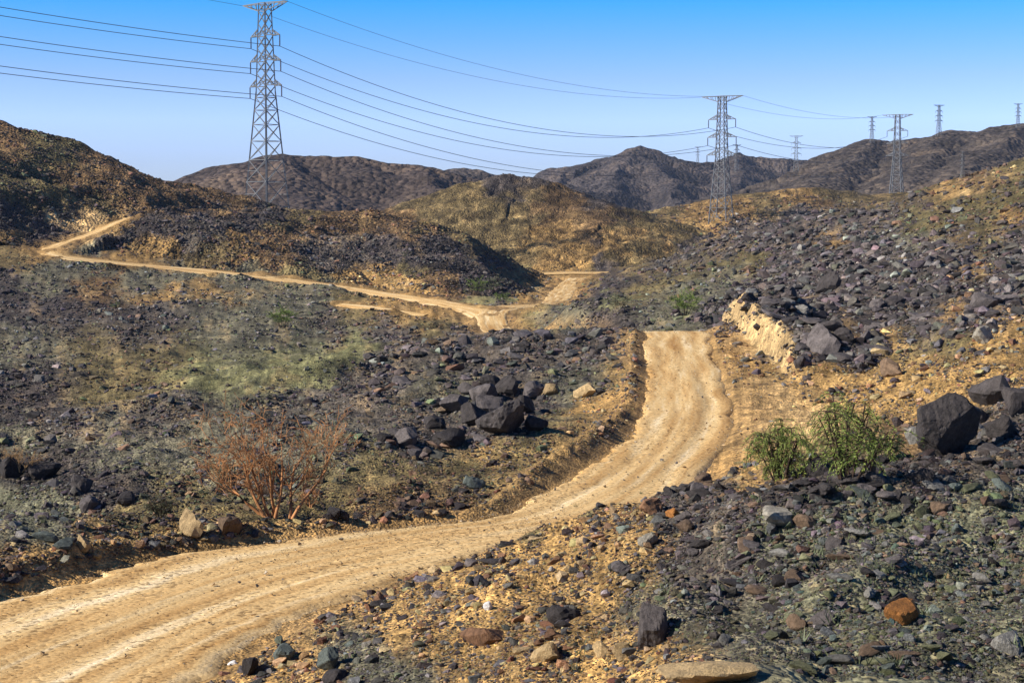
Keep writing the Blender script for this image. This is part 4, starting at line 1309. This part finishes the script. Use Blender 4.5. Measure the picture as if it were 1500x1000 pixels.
# ------------------------------------------------------------------ transmission towers
M_STEEL = plain_mat('galvanised_steel', (0.17, 0.175, 0.18), 0.6, 0.35, 0.0, 0.8, 0.85, 1.15)
M_CABLE = plain_mat('aluminium_cable', (0.10, 0.10, 0.11), 0.6, 0.3)
M_GLASS = plain_mat('brown_insulator', (0.06, 0.045, 0.05), 0.35, 0.5)
bm = bmesh.new()
bmesh.ops.create_cube(bm, size=1.0)
BEAM = bpy.data.meshes.new('beam')
bm.to_mesh(BEAM)
bm.free()
BEAM.materials.append(M_STEEL)


def beam_matrix(a, b, r):
    a, b = Vector(a), Vector(b)
    d = b - a
    q = d.to_track_quat('Z', 'Y')
    return Matrix.Translation((a + b) / 2) @ q.to_matrix().to_4x4() @ Matrix.Diagonal((2 * r, 2 * r, d.length, 1))


def beam_obj(name, a, b, r, parent):
    o = bpy.data.objects.new(name, BEAM)
    COL.objects.link(o)
    o.parent = parent
    o.matrix_local = beam_matrix(a, b, r)
    return o


def beams_mesh(name, segs, parent, mat=M_STEEL):
    bm = bmesh.new()
    for a, b, r in segs:
        bmesh.ops.create_cube(bm, size=1.0, matrix=beam_matrix(a, b, r))
    me = bpy.data.meshes.new(name)
    bm.to_mesh(me)
    bm.free()
    me.materials.append(mat)
    o = bpy.data.objects.new(name, me)
    COL.objects.link(o)
    if parent:
        o.parent = parent
    return o


ARM_Z = (9.4, 16.6, 23.8)       # arms, metres below the top
ARM_X = (6.0, 6.3, 6.6)
INS = 3.3


def tower(loc, H, rot, label, group, detail=True, scale=1.0, sink=0.0):
    """Lattice tower: four legs that spread below the lowest arm, a wide earth-wire beam on top, three pairs of arms with hanging insulators."""
    root = empty('transmission_tower', loc)
    root.rotation_euler = (0, 0, rot)
    tag(root, label, 'pylon', group)
    k = scale
    hw = lambda z: (lambda t: np.interp(t, [0, 25.5 * k, H], [1.25 * k, 1.95 * k, (1.95 + (H / k - 25.5) * 0.083) * k]))(H - z)
    rl, rb = (0.20, 0.085) if detail else (0.20, 0.11)
    rl, rb = rl * k, rb * k
    # levels
    zs = [H]
    for dz in (2.4, 3.5, 3.5, 2.4 + 1.2, 3.6, 3.6, 3.6):
        zs.append(zs[-1] - dz * k)
    while zs[-1] > -sink + 0.1:
        zs.append(max(-sink, zs[-1] - 1.75 * hw(zs[-1])))
    if len(zs) > 2 and zs[-2] + sink < hw(0) * 0.8:
        zs.pop(-2)
    corner = lambda z, i: Vector(((-1, 1, 1, -1)[i] * hw(z), (-1, -1, 1, 1)[i] * hw(z), z))
    zw = H - 25.5 * k
    for i in range(4):
        bm = bmesh.new()
        for a, b, r in ((corner(H, i), corner(zw, i), rl * 0.8), (corner(zw, i), corner(-sink, i), rl)):
            bmesh.ops.create_cube(bm, size=1.0, matrix=beam_matrix(a, b, r))
        me = bpy.data.meshes.new('leg')
        bm.to_mesh(me)
        bm.free()
        me.materials.append(M_STEEL)
        o = bpy.data.objects.new('leg', me)
        COL.objects.link(o)
        o.parent = root
    segs = []
    for a, b in zip(zs[:-1], zs[1:]):
        for i in range(4):
            j = (i + 1) % 4
            tall = (a - b) > 5.5 * k
            segs.append(('brace', corner(a, i), corner(b, j), rb))
            segs.append(('brace', corner(a, j), corner(b, i), rb))
            if tall or not detail or b < zw:
                segs.append(('brace', corner(b, i), corner(b, j), rb))
            if tall and detail:
                m = (a + b) / 2
                segs.append(('brace', corner(m, i), (corner(a, j) + corner(b, i)) / 2 * 0.5 + (corner(a, i) + corner(b, j)) / 2 * 0.5, rb * 0.8))
    if detail:
        for nm, a, b, r in segs:
            if b.z > -sink - 0.01:
                beam_obj(nm, a, b, r, root)
    else:
        beams_mesh('bracing', [s[1:] for s in segs], root)
    # earth-wire beam on top
    tw = 9.0 * k
    b_ = hw(H)
    tips = {}
    sg = []
    for y in (-b_, b_):
        for sx in (-1, 1):
            tip = Vector((sx * tw, y * 0.25, H - 0.1 * k))
            sg += [(Vector((0, y, H)), tip, rb * 1.3), (Vector((sx * b_, y, H - 2.4 * k)), tip, rb * 1.3)]
            for t in (0.3, 0.55, 0.78):
                pa = Vector((0, y, H)).lerp(tip, t)
                pb = Vector((sx * b_, y, H - 2.4 * k)).lerp(tip, max(0, t - 0.16))
                sg.append((pa, pb, rb))
    for sx in (-1, 1):
        tips[('e', sx)] = Vector((sx * tw, 0, H - 0.1 * k))
    beams_mesh('earth_wire_beam', sg, root)
    for n_, (za, xa) in enumerate(zip(ARM_Z, ARM_X)):
        z = H - za * k
        for sx in (-1, 1):
            tip = Vector((sx * xa * k, 0, z))
            h = hw(z)
            sg = []
            for y in (-h, h):
                lo, hi = Vector((sx * h, y, z + 0.1 * k)), Vector((sx * h, y, z + 1.9 * k))
                sg += [(lo, tip, rb * 1.4), (hi, tip, rb * 1.2), (lo.lerp(tip, 0.45), hi.lerp(tip, 0.3), rb), (lo.lerp(tip, 0.45), hi, rb)]
            beams_mesh('cross_arm', sg, root)
            bm = bmesh.new()
            bmesh.ops.create_cone(bm, cap_ends=True, segments=6, radius1=0.14 * k, radius2=0.14 * k, depth=INS * k, matrix=Matrix.Translation(tip - Vector((0, 0, INS * k / 2))))
            if detail:
                for q in range(9):
                    bmesh.ops.create_cone(bm, cap_ends=True, segments=6, radius1=0.24 * k, radius2=0.18 * k, depth=0.12 * k, matrix=Matrix.Translation(tip - Vector((0, 0, (0.4 + q * 0.32) * k))))
            me = bpy.data.meshes.new('insulator')
            bm.to_mesh(me)
            bm.free()
            me.materials.append(M_GLASS)
            o = bpy.data.objects.new('insulator', me)
            COL.objects.link(o)
            o.parent = root
            tips[(n_, sx)] = tip - Vector((0, 0, INS * k))
    M = Matrix.Translation(Vector(loc)) @ Matrix.Rotation(rot, 4, 'Z')
    return {q: M @ v for q, v in tips.items()}


def tower_at(px, ytop, D, rot, label, group, detail, sink=3.0):
    top = at(px, ytop, D)
    g = surface_h(top[0], top[1])[0]
    return tower((top[0], top[1], g), top[2] - g, rot, label, group, detail, 1.0, sink)


LG = 'lattice towers carrying the power line'
ang = lambda dx, dy: math.atan2(-dx, dy)
T1 = tower_at(388, 5, 500, ang(158, 200), 'tallest lattice power pylon, nearest one, rising behind the left hill', LG, True)
T2 = tower_at(1058, 141, 700, ang(150, 250), 'second nearest lattice power pylon, behind the dark ridge right of the valley', LG, True)
T3 = tower_at(1315, 168, 1000, ang(140, 300), 'third lattice power pylon, standing on the olive ridge at the right', LG, True)
FAR_T = [
    (1375, 154, 1375, 199, 0.3, 'small dark pylon alone on the skyline between two other skyline pylons at the right'),
    (1277, 171, 1277, 209, 0.2, 'small pylon on the skyline left of the third big pylon'),
    (1491, 152, 1491, 187, 0.1, 'small pylon on the skyline at the right picture edge'),
    (1166, 199, 1166, 250, -0.2, 'pale distant pylon in the gap between blue mountain and right range'),
    (1079, 212, 1079, 250, 0.4, 'faint distant pylon just right of the second nearest pylon'),
    (1022, 215, 1022, 239, 0.0, 'tiny distant pylon on the blue mountain left of the second nearest pylon'),
    (1410, 222, 1410, 261, 0.3, 'faint grey pylon against the dark slope of the right range'),
]
bpy.context.view_layer.update()
DG = bpy.context.evaluated_depsgraph_get()
for px, yt, bx, by, rt, lab in FAR_T:
    p, _ = on_surface(bx, by)
    top = at(px, yt, p.y)
    H = top[2] - p.z
    tower((p.x, p.y, p.z), H, rt, lab, LG, False, min(1.0, H / 46), 2.0)


# ------------------------------------------------------------------ cables
def tube(name, pts, r, mat, sides=4, parent=None):
    P = np.array(pts, float)
    d = np.gradient(P, axis=0)
    d /= np.linalg.norm(d, axis=1)[:, None]
    up = np.array((0, 0, 1.0))
    a = np.cross(d, up)
    a /= np.linalg.norm(a, axis=1)[:, None]
    b = np.cross(a, d)
    th = np.arange(sides) / sides * 2 * np.pi
    rr = np.broadcast_to(np.asarray(r, float).reshape(-1, 1, 1), (len(P), 1, 1))
    ring = P[:, None] + rr * (np.cos(th)[None, :, None] * a[:, None] + np.sin(th)[None, :, None] * b[:, None])
    n, m = len(P), sides
    f = [(i * m + j, i * m + (j + 1) % m, (i + 1) * m + (j + 1) % m, (i + 1) * m + j) for i in range(n - 1) for j in range(m)]
    return mesh_obj(name, ring.reshape(-1, 3), np.array(f), mat, parent)


def span(a, b, sag, r, label, group, n=40):
    t = np.linspace(0, 1, n)[:, None]
    P = np.array(a)[None] * (1 - t) + np.array(b)[None] * t
    P[:, 2] -= (4 * sag * t * (1 - t))[:, 0]
    o = tube('power_cable', P, r, M_CABLE)
    tag(o, label, 'cable', group)
    return o


LV = ('top', 'middle', 'bottom')
d01 = Vector((-0.62 * 290, -0.785 * 290, 0))
for q in T1:
    nm = 'thin earth wire' if q[0] == 'e' else f'{LV[q[0]]} conductor'
    sd = 'left' if q[1] < 0 else 'right'
    r = 0.05 if q[0] == 'e' else 0.085
    span(T1[q], T1[q] + d01 + Vector((0, 0, 19 if q[0] != 'e' else 24)), 5 if q[0] != 'e' else 4, r, f'{nm} from the {sd} arm of the tallest pylon to the left picture edge', 'cables left of the tallest pylon')
    span(T1[q], T2[q], 12.4 if q[0] != 'e' else 8.5, r, f'{nm} sagging from {sd} arm of tallest pylon to second pylon', 'cables between the two nearest pylons')
    span(T2[q], T3[q], 7.5 if q[0] != 'e' else 5, r * 1.1, f'{nm} from {sd} arm of second pylon to third pylon', 'cables between second and third pylon')
# ------------------------------------------------------------------ plants
M_DRYWOOD = plain_mat('dry_red_wood', (0.36, 0.165, 0.065), 0.8, 0.2, nscale=2.0, lo=0.55, hi=1.5)
M_TWIG = plain_mat('dry_twigs', (0.34, 0.17, 0.075), 0.85, 0.1, nscale=1.5, lo=0.6, hi=1.5)
M_STRAW = plain_mat('straw_twigs', (0.42, 0.26, 0.12), 0.85, 0.1)
M_BARK = plain_mat('dark_bark', (0.075, 0.05, 0.035), 0.9, 0.1)


def leaf_mat(name, c):
    m, t, b = new_mat(name, 0.6, 0.3)
    oi = N(t, 'ShaderNodeTexCoord')
    n = N(t, 'ShaderNodeTexNoise')
    n.inputs['Scale'].default_value = 3.0
    n.inputs['Detail'].default_value = 4
    t.links.new(oi.outputs['Object'], n.inputs['Vector'])
    g = ramp_node(t, n.outputs['Fac'], [(0.3, (0.6, 0.6, 0.5)), (0.5, (1, 1, 1)), (0.7, (1.5, 1.35, 1.1))])
    t.links.new(mixc(t, 'MULTIPLY', 1.0, c, g), b.inputs['Base Color'])
    b.inputs['Transmission Weight'].default_value = 0.0
    return m


M_LEAF = leaf_mat('acacia_leaf', (0.19, 0.245, 0.05))
M_LEAF2 = leaf_mat('grey_green_leaf', (0.105, 0.125, 0.065))
M_LEAF3 = leaf_mat('fresh_green_leaf', (0.14, 0.20, 0.035))


class Tubes:
    def __init__(self):
        self.v, self.f = [], []

    def add(self, pts, radii, sides=4):
        base = len(self.v)
        n = len(pts)
        for i, p in enumerate(pts):
            d = (pts[min(i + 1, n - 1)] - pts[max(i - 1, 0)])
            d = d.normalized() if d.length > 1e-6 else Vector((0, 0, 1))
            a = d.orthogonal().normalized()
            b = d.cross(a)
            for k in range(sides):
                t = 2 * math.pi * k / sides
                self.v.append(p + (a * math.cos(t) + b * math.sin(t)) * radii[i])
        for i in range(n - 1):
            for k in range(sides):
                k2 = (k + 1) % sides
                self.f.append((base + i * sides + k, base + i * sides + k2, base + (i + 1) * sides + k2, base + (i + 1) * sides + k))

    def build(self, name, mat, parent):
        return mesh_obj(name, np.array([q[:] for q in self.v]), np.array(self.f), mat, parent)


def rnd_dir(rs):
    v = rs.normal(size=3)
    return Vector(v / np.linalg.norm(v))


def grow(rs, p, d, L, r, depth, spec, out_, tips):
    """One branch: a bent polyline that tapers, then its children."""
    n = 5
    pts, rad = [p.copy()], [r]
    q = p.copy()
    for i in range(n):
        d = (d + rnd_dir(rs) * spec['bend'] + Vector((0, 0, spec['lift'][depth]))).normalized()
        q = q + d * (L / n)
        pts.append(q.copy())
        rad.append(r * (1 - 0.5 * (i + 1) / n))
    out_[min(depth, len(out_) - 1)].add(pts, rad, 5 if depth == 0 else (4 if depth == 1 else 3))
    if depth + 1 >= spec['levels']:
        tips.append((pts, d))
        return
    for k in range(spec['kids'][depth]):
        t = rs.uniform(0.35, 1.0) if k else 1.0
        i = min(n, int(t * n))
        a = (d * 0.8 + rnd_dir(rs) * spec['spread'][depth]).normalized()
        grow(rs, pts[i], a, L * rs.uniform(0.5, 0.85) * spec['lk'], max(rad[i] * 0.62, spec['rmin']), depth + 1, spec, out_, tips)


def leaves_mesh(name, P, Dn, ln, wd, mat, parent, rs):
    n = len(P)
    d = Dn / (np.linalg.norm(Dn, axis=1)[:, None] + 1e-9)
    s = rs.normal(size=(n, 3))
    s -= d * (s * d).sum(1)[:, None]
    s /= np.linalg.norm(s, axis=1)[:, None]
    l = ln * rs.uniform(0.6, 1.3, n)[:, None]
    w_ = wd * rs.uniform(0.7, 1.3, n)[:, None]
    V = np.stack([P, P + d * l * 0.5 + s * w_, P + d * l, P + d * l * 0.5 - s * w_], 1).reshape(-1, 3)
    return mesh_obj(name, V, np.arange(n * 4).reshape(n, 4), mat, parent)


# the tall leafless bush by the road: red-brown stems from one root, a haze of twigs
loc, _ = on_surface(395, 757)
root = empty('dry_bush', (loc.x, loc.y, loc.z - 0.05))
tag(root, 'tall leafless bush of reddish-brown branches standing left of the road', 'bush')
rs = np.random.RandomState(4)
K = loc.y / F
stems, twigs = Tubes(), Tubes()
tips = []
spec = dict(levels=5, kids=[4, 4, 3, 3], spread=[0.6, 0.8, 0.9, 1.0], lk=0.86, bend=0.17, lift=[0.03, 0.05, 0.05, 0.03, 0.0], rmin=0.010)
for dx, x0, L in ((-0.95, -10, 84), (-0.55, -2, 92), (-0.25, 0, 98), (0.05, 4, 92), (0.38, 8, 88), (0.12, 30, 86), (0.38, 34, 92), (-0.75, -6, 66)):
    grow(rs, Vector((x0 * K, rs.uniform(-0.2, 0.2), 0)), Vector((dx, rs.uniform(-0.45, 0.45), 1.0)).normalized(), L * K, 0.055, 0, spec, [stems, stems, stems, twigs, twigs], tips)
stems.build('branches', M_DRYWOOD, root)
o = twigs.build('twigs', M_TWIG, root)
o['kind'] = 'stuff'


def small_dry(px, py, hpx, wpx, label, seed, mat, levels=4, stems_n=7):
    loc, _ = on_surface(px, py)
    root = empty('dry_bush', (loc.x, loc.y, loc.z - 0.03))
    tag(root, label, 'bush')
    rs = np.random.RandomState(seed)
    K = loc.y / F
    st, tw = Tubes(), Tubes()
    tips = []
    spec = dict(levels=levels, kids=[4, 4, 3, 3], spread=[0.6, 0.8, 0.9, 1], lk=0.85, bend=0.18, lift=[0.03, 0.04, 0.03, 0, 0], rmin=0.005)
    for k in range(stems_n):
        a = rs.uniform(-1, 1)
        grow(rs, Vector((a * 0.06, rs.uniform(-0.08, 0.08), 0)), Vector((a * wpx / hpx * 0.8, rs.uniform(-0.5, 0.5), 1)).normalized(), hpx * K * 0.42, 0.018, 0, spec, [st, st, tw, tw], tips)
    st.build('branches', mat, root)
    o = tw.build('twigs', mat, root)
    o['kind'] = 'stuff'


small_dry(30, 690, 58, 70, 'small straw-coloured leafless bush above dark rocks at the left picture edge', 12, M_STRAW)
small_dry(455, 742, 44, 44, 'low pale pinkish twiggy shrub right of the tall leafless bush', 19, M_TWIG, 4, 6)
small_dry(331, 455, 26, 30, 'small bare sapling in the hollow below the left track', 31, M_TWIG, 3, 3)
small_dry(1068, 396, 14, 20, 'small dry reddish shrub by the far track', 33, M_TWIG, 3, 4) if False else None
small_dry(868, 404, 14, 22, 'small dry reddish shrub beside the far track across the valley', 35, M_TWIG, 3, 5)


def acacia(px, py, hpx, wpx, label, seed, leaf, droop=0.5, nst=9, dens=1.0, lsz=1.0, lean=0.0, trunks=()):
    """A thorn bush: thin stems that arch over and hang, small leaves along the outer shoots."""
    loc, _ = on_surface(px, py)
    y = loc.y
    root = empty('green_bush', (loc.x, y, loc.z - 0.05))
    tag(root, label, 'bush')
    rs = np.random.RandomState(seed)
    K = y / F
    H, Wd = hpx * K, wpx * K
    st, sh = Tubes(), Tubes()
    LP, LD = [], []
    for s in range(nst):
        a = -1 + 2 * (s + 0.5) / nst + rs.uniform(-0.1, 0.1)
        dy = rs.uniform(-0.8, 0.8)
        top = Vector((a * Wd * 0.36 + lean * H, dy * Wd * 0.3, H * rs.uniform(0.62, 0.86) * (1 - 0.35 * a * a)))
        base = Vector((a * Wd * 0.10, dy * 0.1, 0))
        mid = base.lerp(top, 0.5) + Vector((rs.normal(0, 0.06) * H, rs.normal(0, 0.06) * H, 0.06 * H))
        pts = [base.lerp(mid, t).lerp(mid.lerp(top, t), t) for t in np.linspace(0, 1, 7)]
        st.add(pts, list(np.linspace(0.035 * H / 2.2, 0.012, 7)), 4)
        for k in range(int(17 * dens)):
            b0 = pts[rs.randint(2, 7)]
            az = rs.uniform(0, 6.283)
            out_ = Vector((math.cos(az), math.sin(az) * 0.8, rs.uniform(0.1, 0.9))).normalized()
            L = H * rs.uniform(0.22, 0.42)
            p, d = b0.copy(), out_
            sp = [p.copy()]
            for q in range(7):
                d = (d + Vector((0, 0, -droop * 0.5)) + rnd_dir(rs) * 0.14).normalized()
                p = p + d * (L / 7)
                p.z = max(p.z, 0.05)
                sp.append(p.copy())
            sh.add(sp, list(np.linspace(0.009, 0.004, 8)), 3)
            for q in range(2, 8):
                for _ in range(int(11 * dens)):
                    LP.append(sp[q].lerp(sp[q - 1], rs.rand()) + rnd_dir(rs) * 0.045 * H / 2)
                    LD.append(sp[q] - sp[q - 1] + rnd_dir(rs) * L * 0.13)
    st.build('branches', M_BARK, root)
    o = sh.build('shoots', M_BARK if leaf is not M_LEAF3 else M_LEAF2, root)
    o['kind'] = 'stuff'
    for tr in trunks:
        tb = Tubes()
        pts = [Vector((x * K, 0.1, z * K)) for x, z in tr]
        tb.add(pts, list(np.linspace(0.055, 0.02, len(pts))), 6)
        tb.build('trunk', M_BARK, root)
    o = leaves_mesh('foliage', np.array([q[:] for q in LP]), np.array([q[:] for q in LD]), 0.11 * lsz * H / 2.2, 0.010 * lsz * H / 2.2, leaf, root, rs)
    o['kind'] = 'stuff'
    return root


acacia(1143, 700, 108, 96, 'round green thorn bush with hanging shoots, left one of the pair beside the road', 5, M_LEAF, 0.7, 12, 0.85, 0.8)
acacia(1242, 696, 146, 158, 'taller open green thorn bush with dark trunk, right one of the pair beside the road', 6, M_LEAF, 0.55, 13, 0.66, 0.8, 0.02,
       trunks=([(-12, 0), (-6, 12), (10, 22), (34, 26), (40, 40), (38, 62), (46, 78)], [(38, 4), (40, 40), (34, 70), (18, 84)]))
acacia(1302, 668, 46, 60, 'low dark green-grey bush at the left foot of the largest boulder', 7, M_LEAF2, 0.3, 7, 0.7)
acacia(236, 757, 40, 62, 'low grey-green shrub among stones above the road bank at the left', 8, M_LEAF2, 0.1, 9, 0.8, 0.8)
acacia(330, 700, 30, 40, 'small green plant behind the tall leafless bush', 9, M_LEAF2, 0.1, 6, 0.7)
acacia(414, 480, 36, 44, 'bright green round shrub in the hollow below the left track', 10, M_LEAF3, 0.05, 7, 0.7, 1.3)
acacia(1003, 462, 44, 46, 'dark green shrub at the foot of the right hillside by the road crest', 11, M_LEAF3, 0.05, 7, 0.7, 1.2)
acacia(905, 452, 26, 46, 'olive shrub in the dip left of the road crest', 12, M_LEAF2, 0.05, 6, 0.6, 1.3)
acacia(735, 445, 20, 32, 'bright green shrub beside the bend where the left track joins', 13, M_LEAF3, 0.05, 6, 0.5, 1.5)
acacia(700, 432, 28, 38, 'olive green shrub at the foot of the rocky knoll above the bend', 14, M_LEAF3, 0.05, 6, 0.5, 1.5)
acacia(722, 430, 28, 40, 'grey-green shrub just right of the olive shrub above the bend', 15, M_LEAF2, 0.05, 6, 0.5, 1.5)
acacia(592, 378, 14, 20, 'small dark shrub on the rocky knoll above the left track', 16, M_LEAF2, 0.05, 5, 0.4, 1.6)
acacia(168, 452, 12, 22, 'low green shrub near the ochre patch in the hollow at the left', 17, M_LEAF3, 0.05, 5, 0.4, 1.6)
acacia(498, 476, 12, 24, 'low olive shrub in the hollow right of the bright green round shrub', 18, M_LEAF2, 0.05, 5, 0.4, 1.6)

# thin green grass between the stones of the near slope
rs = np.random.RandomState(77)
GV, GF = [], []
for _ in range(200):
    px, py = rs.uniform(840, 1500), rs.uniform(715, 985)
    if rs.rand() > 0.25 + 0.75 * (py < 860) * (px > 1000):
        continue
    p = at(px, py, 30.0)
    d = Vector(p - np.array((0, 0, CZ))).normalized()
    hit, loc, _, _, _, _ = C.ray_cast(DG, Vector((0, 0, CZ)), d)
    if not hit or loc.y > 60:
        continue
    for b in range(rs.randint(5, 16)):
        q = loc + Vector((rs.normal(0, 0.05), rs.normal(0, 0.05), -0.02))
        h = rs.uniform(0.05, 0.13)
        l = Vector((rs.normal(0, 0.05), rs.normal(0, 0.05), h))
        sw = Vector((0.006, rs.normal(0, 0.004), 0))
        k = len(GV)
        GV += [q - sw, q + sw, q + l * 0.6 + sw * 0.7, q + l]
        GF.append((k, k + 1, k + 2, k + 3))
o = mesh_obj('sparse_grass', np.array([v[:] for v in GV]), np.array(GF), M_LEAF2)
tag(o, 'thin green grass growing between the stones of the near slope', 'grass', kind='stuff')
# ------------------------------------------------------------------ air
bm = bmesh.new()
bmesh.ops.create_cube(bm, size=1.0)
for v_ in bm.verts:
    v_.co = (v_.co.x * 4200, 1500 + v_.co.y * 3900, 62 + v_.co.z * 170)
hz = bpy.data.meshes.new('haze')
bm.to_mesh(hz)
bm.free()
hm = bpy.data.materials.new('haze')
hm.use_nodes = True
hm.node_tree.nodes.clear()
ho = hm.node_tree.nodes.new('ShaderNodeOutputMaterial')
hv = hm.node_tree.nodes.new('ShaderNodeVolumePrincipled')
hv.inputs['Color'].default_value = (0.62, 0.74, 1.0, 1)
hv.inputs['Density'].default_value = 0.00004
hm.node_tree.links.new(hv.outputs[0], ho.inputs['Volume'])
hz.materials.append(hm)
ho_ = bpy.data.objects.new('haze', hz)
COL.objects.link(ho_)
ho_['kind'] = 'stuff'
ho_['label'] = 'thin bluish haze in the air before the far mountains'
ho_['category'] = 'haze'
